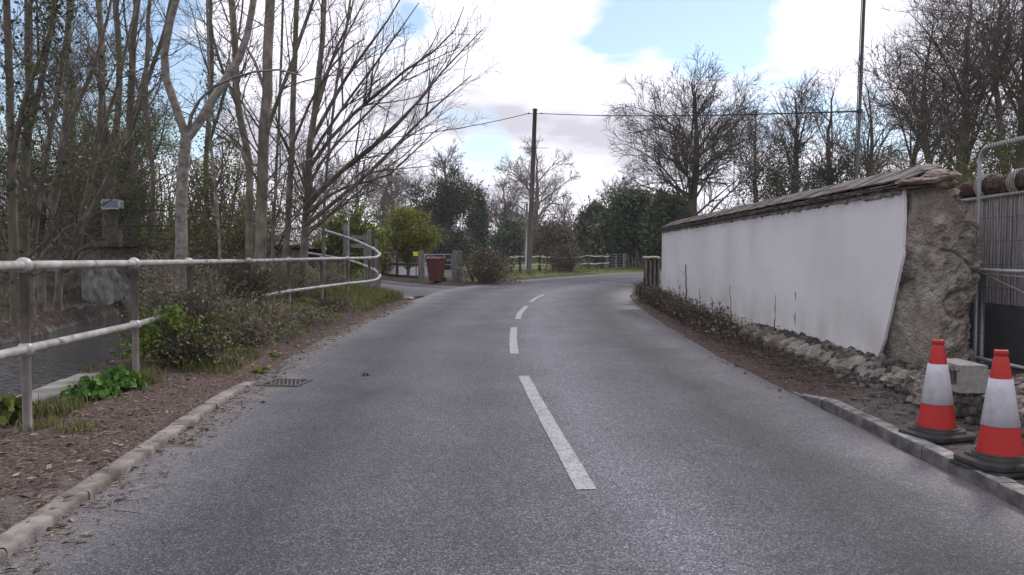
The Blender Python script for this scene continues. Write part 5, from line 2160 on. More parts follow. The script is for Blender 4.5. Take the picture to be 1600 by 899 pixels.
# leafing understorey on the far bank and beside the bridge
UND = dict(MID, maxl=3, dens=(3.4, 4.2, 4.0), len=(0.85, 0.6, 0.5), ang=(35, 80), up=(0.02, 0.02, 0.01))
GRP = 'thorn bushes coming into leaf among the trees'
for k, (label, px, Y, top, w, mat_, n, lb) in enumerate([
    ('dark thorn bush with small green leaves at the edge of the far bank thicket', 30, 34, 230, 70, 'leaf_olive', 3, 395),
    ('spreading thorn bush with fresh green sprays above the bridge', 120, 35, 200, 90, 'leaf_fresh', 3, 395),
    ('yellow-green leafing thorn bush behind the gauge box', 175, 34, 150, 80, 'leaf_fresh', 4, 390),
    ('green leafing bush low beside the bridge railings', 235, 33, 255, 70, 'leaf_fresh', 3, 390),
    ('olive leafing thorn between the forked silver tree and thick trunk', 335, 27, 240, 70, 'leaf_olive', 3, 400),
    ('green leafing thorn bush behind the arching tree', 420, 30, 290, 75, 'leaf_olive', 3, 400),
    ('deep green thorn tangle filling the gap behind the leaning trunks', 75, 36, 170, 90, 'leaf_olive', 4, 395),
]):
    base = at(px, lb, Y)
    g = on_ground(base[0], base[1])
    mains = []
    rng = random.Random(300 + k)
    for s_ in range(6):
        ex = px + rng.uniform(-w, w)
        ey = top + rng.uniform(-10, 70)
        e = at(ex, ey, Y + rng.uniform(-1.5, 1.5))
        q = (base[0] + rng.uniform(-.3, .3), base[1] + rng.uniform(-.3, .3), g - 0.1)
        m_ = tuple((q[i] + e[i]) / 2 + (0.3 if i == 2 else rng.uniform(-.3, .3)) for i in range(3))
        mains.append(([q, m_, e], 0.05, 0.015, 0.15))
    tree('thorn_bush', label, 'bush', mains, UND, 310 + k, 'bark_dark', 'twig', group=GRP, leaves=(0.85, n + 1, 0.085, 0.18), leaf_mat=mat_)


# ---------------------------------------------------------------- trees beyond the road and behind the white wall
def radial(base, H, crown_r, seed, n_limb=9, trunk_h=0.35, r0=0.3, lean=0.0, spread=1.0):
    """A broad crown: trunk and limbs fanning out."""
    rng = random.Random(seed)
    b = np.array(base, float)
    mains = []
    top = b + np.array([lean, 0, H])
    mains.append(([tuple(b - [0, 0, 0.2]), tuple(b + (top - b) * 0.35 + [rng.uniform(-.2, .2), 0, 0]), tuple(b + (top - b) * 0.7 + [rng.uniform(-.4, .4), 0, 0]), tuple(top)], r0, r0 * 0.12, 0.45))
    for i in range(n_limb):
        t = rng.uniform(trunk_h * 0.6, 0.72)
        s_ = b + (top - b) * t
        a = i * 2.4 + rng.uniform(-.5, .5)
        k = crown_r * (1 - 0.5 * max(0, t - trunk_h)) * rng.uniform(0.75, 1.05) * spread
        z = b[2] + H * min(0.97, t + rng.uniform(0.12, 0.38))
        e = np.array([s_[0] + math.cos(a) * k, s_[1] + math.sin(a) * k * 0.8, z])
        m_ = s_ * 0.5 + e * 0.5 + np.array([0, 0, H * rng.uniform(-0.01, 0.05)])
        rr = r0 * 0.27 * (1 - 0.4 * t)
        mains.append(([tuple(s_), tuple(m_), tuple(e)], rr, rr * 0.15, 0.2))
    return mains


BEY = 'bare trees beyond the road and wall'
specs = [
    # label, px base, Y, top px y, crown half-width px, twig, bark, trunk radius, limbs, ivy, params
    ('broad bare tree with a rounded spreading crown behind the far end of the white wall', 1078, 46, 128, 115, 'twig', 'bark_dark', 0.34, 24, None, dict(FAR, dens=(2.8, 3.2, 3.8))),
    ('ivy-covered bare tree between the spreading tree and the steel pole', 1240, 52, 148, 44, 'twig', 'bark_dark', 0.35, 10, (4200, 2, 8.5, 0.38, 0.13), FAR),
    ('gnarled ivy-topped tree close beside the steel pole', 1298, 50, 145, 40, 'twig', 'bark_dark', 0.30, 8, (3000, 2, 7.0, 0.35, 0.13), FAR),
    ('tall twiggy tree towering above the broken wall end', 1508, 27, -30, 115, 'twig', 'bark_grey', 0.26, 22, (1800, 2, 5.5, 0.35, 0.08), dict(MID, dens=(2.8, 4.0, 4.6), len=(1.25, 0.85, 0.65))),
    ('big dark twin-stemmed tree behind the steel fence panel', 1592, 25, -60, 100, 'twig', 'bark_dark', 0.24, 20, (1800, 1, 5.5, 0.35, 0.08), dict(MID, dens=(2.6, 4.0, 4.6), len=(1.25, 0.85, 0.65))),
    ('spreading scrubby tree overhanging the wall near the steel pole', 1420, 31, 118, 85, 'twig', 'bark_dark', 0.2, 12, (3000, 1.5, 4.2, 0.5, 0.08), dict(MID, dens=(2.8, 4.2, 5.0), up=(0.02, 0.02, 0.02, 0.0))),
    ('thin bare tree in the row between spreading tree and ivy tree', 1178, 58, 175, 45, 'twig_red', 'bark_dark', 0.25, 9, None, FAR),
    ('round-crowned large bare tree far beyond the timber utility pole', 838, 108, 233, 68, 'twig_pale', 'bark_grey', 0.5, 18, None, dict(FAR, rmin=0.02, dens=(2.4, 2.6, 2.6), len=(1.4, 0.9, 0.75))),
    ('dark ivy-smothered tree with bare spiky top beyond the river gate', 695, 84, 246, 52, 'twig', 'bark_dark', 0.45, 13, (9000, 0.8, 8.4, 0.8, 0.26), dict(FAR, rmin=0.02)),
    ('rusty brown bare tree just beyond the ivy-smothered tree', 785, 96, 292, 42, 'twig_red', 'bark_grey', 0.35, 12, None, dict(FAR, rmin=0.022)),
    ('pale twiggy tree rising behind the yellow-green bush', 612, 92, 262, 48, 'twig_pale', 'bark_grey', 0.35, 12, None, dict(FAR, rmin=0.022)),
    ('tall dead-looking ivy trunk showing beyond the leafy hedge', 606, 78, 290, 20, 'twig_red', 'bark_dark', 0.5, 7, (900, 1, 7, 0.3, 0.25), dict(FAR, rmin=0.02)),
    ('bare tree with fine pale twigs beyond the tip of the arching branches', 560, 70, 262, 62, 'twig_pale', 'bark_grey', 0.32, 13, None, dict(FAR, rmin=0.018)),
    ('small brown bare tree among the far trees beside the dark evergreens', 885, 88, 318, 34, 'twig_red', 'bark_grey', 0.28, 11, None, dict(FAR, rmin=0.02)),
    ('pale bare treetops showing over the dark evergreens', 960, 105, 288, 40, 'twig_pale', 'bark_grey', 0.3, 11, None, dict(FAR, rmin=0.022)),
    ('bare tree behind the slim bank trees, seen low through their trunks', 480, 60, 250, 60, 'twig', 'bark_dark', 0.3, 12, None, FAR),
    ('reddish bare tree between the round crown and brown trees', 745, 112, 300, 40, 'twig_red', 'bark_grey', 0.35, 11, None, dict(FAR, rmin=0.022)),
    ('dense twiggy tree deep in the far bank woodland', 110, 48, 60, 120, 'twig', 'bark_dark', 0.3, 14, None, FAR),
    ('bare tree rising just past the steel pole above the wall cap', 1352, 48, 140, 50, 'twig', 'bark_dark', 0.26, 14, None, FAR),
    ('wide twiggy tree filling the gap between steel pole and towering tree', 1450, 38, 40, 95, 'twig', 'bark_grey', 0.26, 20, None, FAR),
    ('fine-twigged tall tree behind the towering and twin-stemmed trees', 1560, 34, -40, 120, 'twig', 'bark_dark', 0.24, 13, None, dict(FAR, dens=(2.0, 2.4, 3.0))),
]
for k, (label, px, Y, top, hw, tw, bark, r0, nl, iv, P) in enumerate(specs):
    x = xat(px, Y)
    g = on_ground(x, Y)
    H = at(px, top, Y)[2] - g
    mains = radial((x, Y, g), H, hw / F * Y, 500 + k, nl, r0=r0)
    tree('bare_tree', label, 'tree', mains, P, 520 + k, bark, tw, group=BEY, ivy=iv)


def evergreen(name, label, px, Y, top, hw, seed, mat_, n=9000, size=0.4, tall=False, base_py=None, clumps=70, cat='tree', group=None, trunk=True, cr=0.2, lift=0.0):
    rs = np.random.RandomState(seed)
    x = xat(px, Y)
    g = on_ground(x, Y)
    H = at(px, top, Y)[2] - g
    W = hw / F * Y
    root = empty(name, (x, Y, g))
    tag(root, label, cat, group)
    polys = [(np.array([[0, 0, -0.2], [0.1, 0, H * 0.4], [0, 0, H * 0.85]]), np.array([0.22, 0.15, 0.05]) * max(0.5, H / 8))]
    cc = rs.normal(size=(clumps, 3))
    cc /= np.linalg.norm(cc, axis=1, keepdims=True)
    cc *= rs.uniform(0.45, 1.0, (clumps, 1))
    cc = cc * np.array([W, W * 0.8, H * 0.5]) + np.array([0, 0, H * 0.52])
    cc[:, 2] = lift * H + cc[:, 2] * (1 - lift)
    if tall:
        cc[:, :2] *= np.clip(1.25 - cc[:, 2:3] / H, 0.12, 1)
    for c in cc[:40]:
        polys.append((np.array([[0, 0, max(0.1, c[2] * 0.55)], c * 0.6 + np.array([0, 0, 0.1 * H * 0.3]), c]), np.array([0.07, 0.05, 0.02]) * max(0.5, H / 8)))
    V, Q = tubes_np(polys)
    mesh_np('trunk', V, [Q], M['bark_dark'], root, True)
    w = rs.uniform(0.4, 1.5, clumps)
    idx = rs.choice(clumps, n, p=w / w.sum())
    sc_ = rs.uniform(0.6, 1.3, clumps)[idx][:, None]
    p = cc[idx] + rs.normal(size=(n, 3)) * cr * np.array([W, W * 0.8, H * 0.32]) * sc_
    p[:, 2] = np.maximum(p[:, 2], (lift + 0.05) * H * rs.rand(n))
    V, Q = cards_np(p, size * rs.uniform(0.5, 1.5, n), rs, wide=0.5)
    mesh_np('foliage', V, [Q], M[mat_], root)
    return root


EV = 'dark evergreens at the field edge'
evergreen('evergreen_tree', 'wide dark evergreen at the field edge behind the small metal gate', 985, 64, 299, 44, 1, 'leaf_conifer', 24000, 0.27, group=EV, clumps=90)
evergreen('evergreen_tree', 'dark evergreen tucked against the far end of the white wall', 1040, 60, 300, 34, 2, 'leaf_conifer', 16000, 0.26, group=EV)
evergreen('evergreen_tree', 'low rounded evergreen by the brown scrub at the field edge', 932, 70, 316, 26, 3, 'leaf_conifer', 12000, 0.28, group=EV)
evergreen('evergreen_tree', 'narrow dark conifer spire beside the ivy-smothered tree', 748, 88, 300, 20, 4, 'leaf_conifer', 9000, 0.3, tall=True, group=EV)
evergreen('evergreen_tree', 'dark ivy thicket low between the conifer spire and utility pole', 800, 92, 345, 34, 5, 'leaf_conifer', 8000, 0.3, group=EV)
evergreen('green_bush', 'rounded dark green bush above the timber stile posts', 545, 40, 322, 50, 6, 'leaf_fresh', 9000, 0.16, cat='bush')
evergreen('yellow_bush', 'bright yellow-green willow bush leaning over the lane by the bin', 636, 47, 330, 46, 7, 'leaf_yellow', 10000, 0.15, cat='bush', clumps=55, cr=0.17, lift=0.36)
evergreen('brown_bush', 'brown leafless bush under the yellow-green willow by the lane', 592, 43, 368, 22, 8, 'leaf_brown', 3500, 0.15, cat='bush')
evergreen('hedge_bush', 'dark bush behind the white wall beneath the ivy-covered tree', 1215, 44, 250, 60, 9, 'ivy', 9000, 0.13, cat='bush', cr=0.24)
evergreen('hedge_bush', 'leafy bush behind the wall cap below the scrubby overhanging tree', 1400, 26, 236, 55, 10, 'leaf_olive', 5000, 0.07, cat='bush', cr=0.26)
evergreen('hedge_bush', 'dark bush behind the screen top and the steel fence corner', 1545, 20, 225, 70, 11, 'leaf_olive', 7000, 0.06, cat='bush', cr=0.26)
evergreen('hedge_bush', 'dark green bush at the field edge seen over the brown bin', 705, 80, 350, 34, 12, 'ivy', 8000, 0.26, cat='bush')
evergreen('hedge_bush', 'broad brown-green bush at the field edge just past the utility pole', 865, 84, 345, 44, 13, 'leaf_brown', 9000, 0.24, cat='bush', cr=0.26)


def far_wood():
    """The far-off wood that closes the view: reads as one mass of twigs and scrub."""
    rs = np.random.RandomState(77)
    polys = []
    n = 15000
    for x0, x1, y0, y1, cnt, hmax in ((-95, 60, 112, 140, 5200, 10.0), (-75, -22, 60, 78, 1500, 12.0), (6, 50, 66, 84, 2600, 8.5), (-75, -26, 40, 52, 2200, 6.0)):
        for _ in range(cnt):
            x, y = rs.uniform(x0, x1), rs.uniform(y0, y1)
            hh = hmax * (0.45 + 0.55 * (0.5 + float(vnoise(x, y, 0.12, 4)))) * rs.uniform(0.35, 1.05)
            z0 = 0.2 + hh * rs.uniform(0, 0.5)
            dx = rs.normal() * 0.2 * hh
            polys.append((np.array([[x, y, z0], [x + dx * 0.4, y, (z0 + hh) / 2], [x + dx, y + rs.normal() * 0.3, hh]]), np.array([0.05, 0.035, 0.016]) * rs.uniform(0.4, 1.2)))
    V, Q = tubes_np(polys)
    tag(mesh_np('far_woodland', V, [Q], M['twig']), kind='stuff')
    # scrub and ivy at its foot
    pts = []
    for x0, x1, y0, y1, cnt, h in ((-95, 70, 108, 124, 26000, 5.0), (-70, -20, 44, 58, 15000, 3.6), (6, 50, 62, 74, 9000, 4.0)):
        x, y = rs.uniform(x0, x1, cnt), rs.uniform(y0, y1, cnt)
        hh = h * (0.55 + 0.9 * (0.5 + vnoise(x, y, 0.2, 9)))
        pts.append(np.stack([x, y, 0.1 + hh * rs.rand(cnt) ** 1.2], 1))
    P_ = np.concatenate(pts)
    k = rs.rand(len(P_)) < 0.55
    V, Q = cards_np(P_[k], 0.42 * rs.uniform(0.5, 1.5, k.sum()), rs, wide=0.5)
    tag(mesh_np('woodland_undergrowth', V, [Q], M['leaf_brown']), kind='stuff')
    V, Q = cards_np(P_[~k], 0.4 * rs.uniform(0.5, 1.5, (~k).sum()), rs, wide=0.5)
    tag(mesh_np('woodland_foliage', V, [Q], M['ivy']), kind='stuff')


far_wood()

# ---------------------------------------------------------------- shrubs by the road
bxy = ground_at(765, 441, 0.05)
bush('scrub_bush', 'rounded brown leafless bush beside the timber gatepost at the road edge', 'bush', (xat(762, 36.5), 36.5, on_ground(xat(762, 36.5), 36.5) - 0.05), (1.25, 1.0, 1.02), 5, 'leaf_brown', 4200, 0.07, 260, 'twig', clumps=60)
bush('scrub_bush', 'dark twiggy bush growing through the taped paddock fence past the pole', 'bush', (xat(882, 49), 49, on_ground(xat(882, 49), 49) - 0.05), (1.2, 0.9, 1.0), 6, 'leaf_brown', 1800, 0.1, 200, 'twig', clumps=50)

BR = 'bramble clumps along the handrail'
post_words = ['second and third', 'third and fourth', 'fourth and fifth', 'fifth and sixth', 'sixth and seventh', 'seventh and eighth']
brs = [
    ('brown bramble clump just past the second ball-jointed post of the handrail', -4.15, 10.0, (0.7, 0.9, 0.50)),
    ('bramble clump with dark leaves on the bank below the forked silver tree', -4.65, 11.6, (0.9, 1.0, 0.68)),
    ('tangled bramble clump spilling down the bank towards the road above the drain', -3.9, 12.2, (0.65, 1.2, 0.36)),
    ('tall bramble clump burying the lower bar below the thick straight trunk', -4.8, 13.9, (0.9, 1.2, 0.62)),
    ('low bramble clump on the bank edge above the dandelions', -4.0, 14.8, (0.5, 1.2, 0.2)),
    ('bramble clump under the arching tree just behind the lower bar', -5.6, 16.6, (0.8, 1.2, 0.55)),
    ('sparse bramble clump before the bend of the handrail', -4.1, 18.2, (0.45, 1.3, 0.16)),
    ('bramble clump behind the handrail inside its bend', -5.7, 20.0, (1.1, 1.5, 0.8)),
    ('tall brown bramble clump on the ramp beneath the timber stile', -5.9, 24.6, (1.3, 1.2, 1.05)),
    ('twiggy bramble clump at the lip of the bank just past the bright green plants', -3.8, 9.35, (0.5, 0.55, 0.26)),
    ('dead-stemmed bramble clump on the bank above the kerb end and drain', -3.75, 11.2, (0.5, 0.8, 0.28)),
    ('bramble clump leaning over the stream behind the forked silver tree', -5.6, 13.3, (0.75, 1.0, 0.75)),
    ('dense bramble clump behind the thick straight trunk', -6.0, 16.4, (1.1, 1.4, 0.95)),
]
for k, (label, x, y, rad) in enumerate(brs):
    bush('bramble_clump', label, 'bramble', (x, y, on_ground(x, y) - 0.05), rad, 60 + k, 'leaf_bramble', int(1500 * rad[0] * rad[1] + 450), 0.045, 430, 'stick' if k % 3 else 'stick_dark', group=BR, clumps=46, clump_r=0.24, arch=0.9)
p = ground_at(272, 512, 0.25)
bush('spring_shrub', 'bright yellow-green leafing shrub beside the second handrail post', 'shrub', (-4.05, 9.45, on_ground(-4.05, 9.45)), (0.40, 0.45, 0.36), 80, 'leaf_bright', 1500, 0.055, 60, 'stick', clumps=26, clump_r=0.22)
bush('spring_shrub', 'small yellow-green sprouting shrub amid the brambles uphill of the bright one', 'shrub', (-3.95, 10.6, on_ground(-3.95, 10.6)), (0.3, 0.3, 0.26), 81, 'leaf_bright', 520, 0.05, 40, 'stick', clumps=16, clump_r=0.25)


def leafy_plant(label, x, y, r, h, seed, n=90, size=0.085, mat_='leaf_lush'):
    rs = np.random.RandomState(seed)
    z = on_ground(x, y)
    root = empty('broadleaf_plant', (x, y, z))
    tag(root, label, 'plant', 'broad-leaved plants at the foot of the handrail')
    polys, tips = [], []
    for _ in range(n):
        a = rs.uniform(0, 6.283)
        e = rs.uniform(0.1, 1.0)
        tip = np.array([math.cos(a) * r * e, math.sin(a) * r * e, h * (1.05 - 0.6 * e * e) * rs.uniform(0.55, 1.1)])
        b0 = np.array([math.cos(a) * r * 0.25 * rs.rand(), math.sin(a) * r * 0.25 * rs.rand(), 0])
        mid = (b0 + tip) / 2 + np.array([0, 0, 0.12 * h])
        polys.append((resample([b0, mid, tip], 5), np.linspace(0.004, 0.002, 5)))
        tips.append(tip)
    V, Q = tubes_np(polys)
    mesh_np('stem', V, [Q], M['leaf_fresh'], root)
    # round scalloped leaves, dished and tilted outwards
    V, T = [], []
    for tip in tips:
        s_ = size * rs.uniform(0.5, 1.2)
        nrm = norm3((tip[0] * 1.6 + rs.normal() * 0.25, tip[1] * 1.6 + rs.normal() * 0.25, 0.5 * h + rs.normal() * 0.05))
        u = norm3(np.cross(nrm, (0.2, 1.0, 0.1)))
        v = np.cross(nrm, u)
        k = len(V)
        V.append(tip - np.array(nrm) * s_ * 0.12)
        m_ = 14
        for j in range(m_):
            a = 2 * math.pi * j / m_
            rr = s_ * (0.5 + 0.06 * (j % 2)) * (0.7 if j == 0 else 1.0)
            V.append(tip + np.array(u) * rr * math.cos(a) + np.array(v) * rr * math.sin(a) + np.array(nrm) * s_ * 0.07 * math.sin(3 * a))
        for j in range(m_):
            T.append((k, k + 1 + j, k + 1 + (j + 1) % m_))
    mesh_np('leaf', np.array(V), [np.array(T)], M[mat_], root)


leafy_plant('lush green broad-leaved plant at the stone coping between first and second posts', *ground_at(143, 612, 0.14), 0.25, 0.22, 5, 210, 0.056)
leafy_plant('second lush broad-leaved plant close to the foot of the second handrail post', *ground_at(187, 596, 0.16), 0.25, 0.22, 6, 200, 0.062)
leafy_plant('small yellowing broad-leaved plant behind the first ball-jointed post', *ground_at(12, 640, 0.15), 0.2, 0.2, 7, 50, 0.08, 'leaf_fresh')


# ---------------------------------------------------------------- grass, litter, small things
def scatter(n, x0, x1, y0, y1, seed, ok):
    rs = np.random.RandomState(seed)
    x, y = rs.uniform(x0, x1, n), rs.uniform(y0, y1, n)
    z, d, s, ld, carve, riv = terrain(x, y, True)
    k = ok(x, y, d, s, ld, carve, z, rs)
    return np.stack([x[k], y[k], z[k]], 1)


def grass_stuff():
    rs = np.random.RandomState(1)
    parts = []
    # tufts on the left bank
    B = scatter(90000, -5.6, -2.9, 9.0, 25, 2, lambda x, y, d, s, ld, c, z, r: (s < 0) & (d > 0.3) & (ld > 0.25) & (c < 0.3) & (vnoise(x, y, 1.6, 7) + 0.5 + 0.35 * smooth(17, 22, y) > 0.45 + 0.3 * r.rand(len(x))))
    parts.append(blades_np(B, 0.09 + 0.05 * vnoise(B[:, 0], B[:, 1], 0.9, 3), 0.0045, rs, 0.8))
    # lush grass at the corner of the lane
    B = scatter(26000, -5.5, -2.5, 19.5, 29.5, 3, lambda x, y, d, s, ld, c, z, r: (s < 0) & (d > 0.4) & (ld > 0.2) & (x > -4.9 + 0.1 * r.rand(len(x))))
    parts.append(blades_np(B, 0.30, 0.007, rs, 0.7))
    # tuft by the first post and along the coping
    for px, py, rad, cnt, hh in ((85, 628, 0.24, 420, 0.14), (60, 650, 0.16, 140, 0.1), (225, 590, 0.2, 260, 0.2), (115, 660, 0.16, 100, 0.1), (5, 640, 0.2, 160, 0.2), (300, 570, 0.3, 300, 0.2)):
        c = ground_at(px, py, 0.15)
        q = rs.normal(size=(cnt, 2)) * rad * 0.5 + np.array(c)
        parts.append(blades_np(np.stack([q[:, 0], q[:, 1], terrain(q[:, 0], q[:, 1])], 1), hh, 0.004, rs, 0.9))
    # far bank and field edges
    B = scatter(16000, -16, -10, 8, 29, 4, lambda x, y, d, s, ld, c, z, r: (z > -0.2) & (c < 0.2) & (r.rand(len(x)) < 0.3))
    parts.append(blades_np(B, 0.22, 0.012, rs, 0.8))
    B = scatter(40000, -8, 26, 36, 64, 5, lambda x, y, d, s, ld, c, z, r: (d > 0.9) & (ld > 0.4) & (z > 0) & (s < 0) & (d < 7) & ~((y > 37) & (x / y > -0.165) & (x / y < -0.06)))
    parts.append(blades_np(B, 0.11, 0.016, rs, 0.9))
    V, Q, T, k = [], [], [], 0
    for v, q, t in parts:
        V.append(v)
        Q.append(q + k)
        T.append(t + k)
        k += len(v)
    tag(mesh_np('grass', np.concatenate(V), [np.concatenate(Q), np.concatenate(T)], M['grass']), kind='stuff')


grass_stuff()


def litter_stuff():
    rs = np.random.RandomState(9)
    # on the verge
    B = scatter(34000, -4.2, -1.6, 2.2, 24, 6, lambda x, y, d, s, ld, c, z, r: (s < 0) & (d > 0.02) & (c < 0.1) & (r.rand(len(x)) < np.where(y < 9.5, np.where(d < 0.13, 0.22, 0.75), smooth(1.3, 0.2, d) * 0.55)))
    # in the gutter
    G_ = scatter(60000, -3.4, -1.2, 1.5, 24, 7, lambda x, y, d, s, ld, c, z, r: (s < 0) & (d < 0.0) & (r.rand(len(x)) < 0.85 * smooth(-0.55, -0.03, d) ** 2.0 * (0.35 + 1.1 * (vnoise(x, y, 1.4, 3) + 0.5))))
    G_[:, 2] = road_z(G_[:, 1]) + 0.008
    B[:, 2] = np.where((B[:, 1] < 8.9) & (B[:, 2] < 0.055), 0.056, B[:, 2]) + 0.010
    Rr = scatter(22000, 2.3, 4.2, 3, 24, 8, lambda x, y, d, s, ld, c, z, r: (s > 0) & (d > 0.1) & (r.rand(len(x)) < np.where(y < 8.3, 0.25, 0.55)))
    Rr[:, 2] += 0.010
    RG = scatter(20000, 2.0, 3.6, 5, 26, 18, lambda x, y, d, s, ld, c, z, r: (s > 0) & (d < 0.0) & (r.rand(len(x)) < 0.45 * smooth(-0.35, -0.02, d) ** 2 * smooth(6.5, 9, y)))
    RG[:, 2] = road_z(RG[:, 1]) + 0.007
    C = np.concatenate([B, G_, Rr, RG])
    size = np.where(rs.rand(len(C)) < 0.15, 0.06, 0.022) * rs.uniform(0.4, 1.4, len(C))
    V, Q = cards_np(C, size, rs, wide=0.45, fold=0.12, flat=0.86)
    V[:, 2] = np.maximum(V[:, 2], np.repeat(C[:, 2], 4) - 0.004)
    tag(mesh_np('leaf_litter', V, [Q], M['litter']), kind='stuff')
    # straw and broken stems
    polys = []
    src = np.concatenate([B[rs.rand(len(B)) < 0.11], G_[rs.rand(len(G_)) < 0.12], Rr[rs.rand(len(Rr)) < 0.12]])
    for c in src:
        a = rs.uniform(0, 6.283)
        l_ = rs.uniform(0.03, 0.16) * (1.6 if rs.rand() < 0.12 else 1)
        d_ = np.array([math.cos(a), math.sin(a), rs.normal() * 0.05]) * l_
        r_ = rs.uniform(0.0012, 0.0035)
        polys.append((np.array([c - d_ / 2, c + np.array([0, 0, 0.004]), c + d_ / 2]) + np.array([0, 0, 0.004]), np.array([r_, r_, r_ * 0.6])))
    V, Q = tubes_np(polys)
    tag(mesh_np('straw_litter', V, [Q], M['stick']), kind='stuff')


litter_stuff()


def verge_scrub():
    """Dead stems and cut twigs heaped at the wall foot."""
    rs = np.random.RandomState(12)
    polys, leaf = [], []
    for _ in range(3000):
        y = 8.3 + 17.2 * rs.rand() ** (0.75)
        t = np.interp(y, [8.3, 11, 14, 24], [0.55, 0.8, 1.0, 1.15])
        x0 = float(np.interp(y, RR_[:, 1], RR_[:, 0]))
        x = x0 + 0.25 + rs.rand() * (wx(y) - 0.15 - x0 - 0.25)
        z = on_ground(x, y) if _ % 4 == 0 else float(road_z(y)) + 0.04 + 0.1 * (x - x0)
        hgt = rs.uniform(0.05, 0.30) * t * float(np.interp(y, [8, 11.5, 15, 20, 26], [0.2, 0.45, 0.95, 1.25, 1.5]))
        a = rs.uniform(0, 6.283)
        l_ = rs.uniform(0.08, 0.4)
        q = np.array([x, y, z])
        e = q + np.array([math.cos(a) * l_, math.sin(a) * l_, hgt])
        m_ = (q + e) / 2 + np.array([0, 0, hgt * 0.5])
        e[0] = min(e[0], wx(e[1]) - 0.05)
        r_ = rs.uniform(0.0018, 0.0055)
        polys.append((resample([q, m_, e], 5), np.linspace(r_, r_ * 0.5, 5)))
        if rs.rand() < 0.6 and y > 11.5:
            leaf += [m_ + rs.normal(size=3) * 0.06 for _k in range(3)]
    V, Q = tubes_np(polys)
    tag(mesh_np('verge_scrub', V, [Q], M['stick_dark']), kind='stuff')
    V, Q = cards_np(np.array(leaf), 0.05 * rs.uniform(0.5, 1.4, len(leaf)), rs)
    tag(mesh_np('verge_undergrowth', V, [Q], M['leaf_brown']), kind='stuff')


verge_scrub()


def dead_stems():
    rs = np.random.RandomState(14)
    grp = 'dead upright stems against the white wall'
    for k, (px, p0, p1, Y, r, lab) in enumerate([
        (1072, 474, 414, 18.2, 0.014, 'thick dead upright stem against the far part of the white wall'),
        (1094, 482, 452, 16.8, 0.007, 'short dead stem just nearer than the thick one by the wall'),
        (1113, 490, 464, 15.6, 0.006, 'very short dead stem between two taller ones at the wall'),
        (1141, 500, 446, 14.4, 0.007, 'tall thin dead stem midway along the white wall'),
        (1208, 514, 461, 12.3, 0.008, 'leaning dead stem at the start of the flint footing'),
        (1243, 530, 457, 11.4, 0.008, 'straight dead stem standing alone above the flint footing'),
        (1125, 492, 470, 14.9, 0.005, 'crooked branched dead stem beside the tall thin one'),
        (1062, 470, 446, 19.0, 0.005, 'small branched dead stem by the thick stem'),
    ]):
        b = at(px, p0, Y)
        t = at(px + (4 if k == 4 else -1), p1, Y)
        g = on_ground(b[0], b[1])
        root = empty('dead_stalk', (b[0], b[1], g))
        tag(root, lab, 'dead stem', grp)
        h = t[2] - g
        dx = t[0] - b[0]
        pp = resample([(0, 0, -0.03), (dx * 0.4 + 0.01, 0, h * 0.5), (dx, 0, h)], 8) + rs.normal(size=(8, 3)) * np.array([0.006, 0.006, 0])
        V, Q = tubes_np([(pp, np.linspace(r, r * 0.55, 8) * 1.35)])
        mesh_np('stem', V, [Q], M['stick_dark'], root)
        if k in (0, 6, 7):
            polys = []
            for _ in range(9):
                q = pp[rs.randint(1, 7)]
                d_ = rs.normal(size=3)
                d_[2] = abs(d_[2])
                d_ *= rs.uniform(0.08, 0.3) / np.linalg.norm(d_)
                polys.append((np.array([q, q + d_ * 0.5 + rs.normal(size=3) * 0.015, q + d_]), np.array([0.004, 0.003, 0.002])))
            V, Q = tubes_np(polys)
            mesh_np('side_twig', V, [Q], M['stick_dark'], root)


dead_stems()


def dandelion(px, py, label):
    c = ground_at(px, py, 0.24)
    z = on_ground(*c)
    rs = np.random.RandomState(px)
    root = empty('dandelion', (c[0], c[1], z))
    tag(root, label, 'flower', 'dandelions on the bank edge')
    polys, heads = [], []
    for k in range(3):
        a = rs.uniform(0, 6.28)
        tip = np.array([math.cos(a) * 0.1, math.sin(a) * 0.1, rs.uniform(0.05, 0.11)])
        polys.append((resample([(0, 0, 0), tip * 0.5 + [0, 0, 0.02], tip], 5), np.full(5, 0.003)))
        heads.append(tip)
    V, Q = tubes_np(polys)
    mesh_np('stem', V, [Q], M['leaf_fresh'], root)
    C = np.concatenate([h + rs.normal(size=(26, 3)) * np.array([0.009, 0.009, 0.004]) for h in heads])
    V, Q = cards_np(C, 0.02, rs, wide=0.3, flat=0.4)
    mesh_np('flower_head', V, [Q], M['petal'], root)
    a = rs.uniform(0, 6.28, 14)
    C = np.stack([np.cos(a) * 0.06, np.sin(a) * 0.06, np.full(14, 0.03)], 1)
    V, Q = cards_np(C, 0.14, rs, wide=0.3, flat=0.7)
    mesh_np('leaf', V, [Q], M['leaf_fresh'], root)


dandelion(428, 532, 'yellow dandelion on the bank edge, higher and further of the pair')
dandelion(408, 551, 'yellow dandelion on the bank edge closer to the drain')


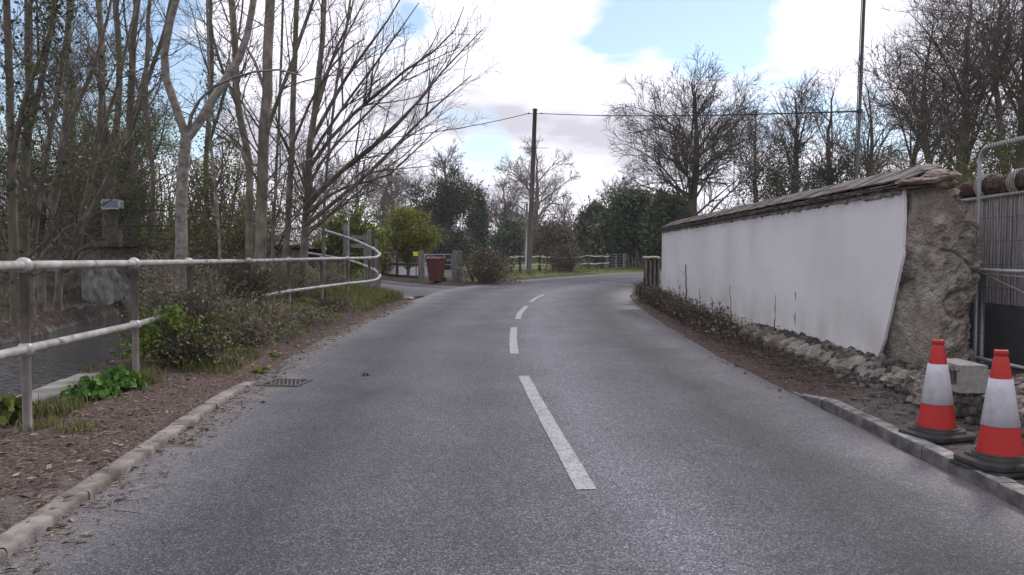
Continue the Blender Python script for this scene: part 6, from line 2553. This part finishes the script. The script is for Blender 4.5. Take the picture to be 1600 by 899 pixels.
def small_bits():
    c = ground_at(572, 588)
    root = empty('dead_twig', (c[0], c[1], 0.006))
    tag(root, 'small dark twig with a curled leaf lying alone on the asphalt', 'twig')
    V, Q = tubes_np([(np.array([(-0.05, 0, 0.004), (0, 0.01, 0.012), (0.06, 0, 0.006)]), np.array([0.007, 0.008, 0.004]))])
    mesh_np('stem', V, [Q], M['iron'], root)
    V, Q = cards_np(np.array([(-0.02, 0, 0.02), (0.015, 0.01, 0.016)]), 0.07, np.random.RandomState(2), flat=0.5)
    mesh_np('leaf', V, [Q], M['stick_dark'], root)
    # pale branch piece and brick-coloured bark in the lane mouth
    c = ground_at(636, 468)
    o = MB()
    o.lump((c[0] + 0.0, c[1], 0.03), (0.22, 0.12, 0.05), 4, sub=3, rough=0.5)
    ob = o.build('broken_branch', M['mortar'])
    tag(ob, 'pale broken piece of bark lying at the lane mouth beside the grass', 'bark')
    # loose stones under the cones and wall
    rs = random.Random(31)
    mb = MB()
    for k in range(260):
        y = rs.uniform(4.4, 9.5)
        x = float(np.interp(y, RR_[:, 1], RR_[:, 0])) + 0.2 + rs.random() ** 0.7 * 0.75
        s_ = rs.uniform(0.006, 0.026)
        z = on_ground(x, y)
        mb.lump((x, y, z + s_ * 0.3), (s_, s_ * 1.2, s_ * 0.6), k, sub=1, rough=0.5)
    tag(mb.build('stone_rubble', M['flint']), kind='stuff')


small_bits()


# ---------------------------------------------------------------- thin air between the camera and the far trees
def haze():
    mb = MB()
    mb.box((0, 68, 11.8), (300, 176, 29))
    m = bpy.data.materials.new('thin_haze')
    m.use_nodes = True
    nt = m.node_tree
    nt.nodes.remove(nt.nodes['Principled BSDF'])
    v = nt.nodes.new('ShaderNodeVolumePrincipled')
    v.inputs['Color'].default_value = (0.9, 0.93, 1.0, 1)
    v.inputs['Density'].default_value = 0.00045
    nt.links.new(v.outputs[0], nt.nodes['Material Output'].inputs['Volume'])
    tag(mb.build('haze', m), kind='stuff')


HAZE = True
if HAZE:
    haze()
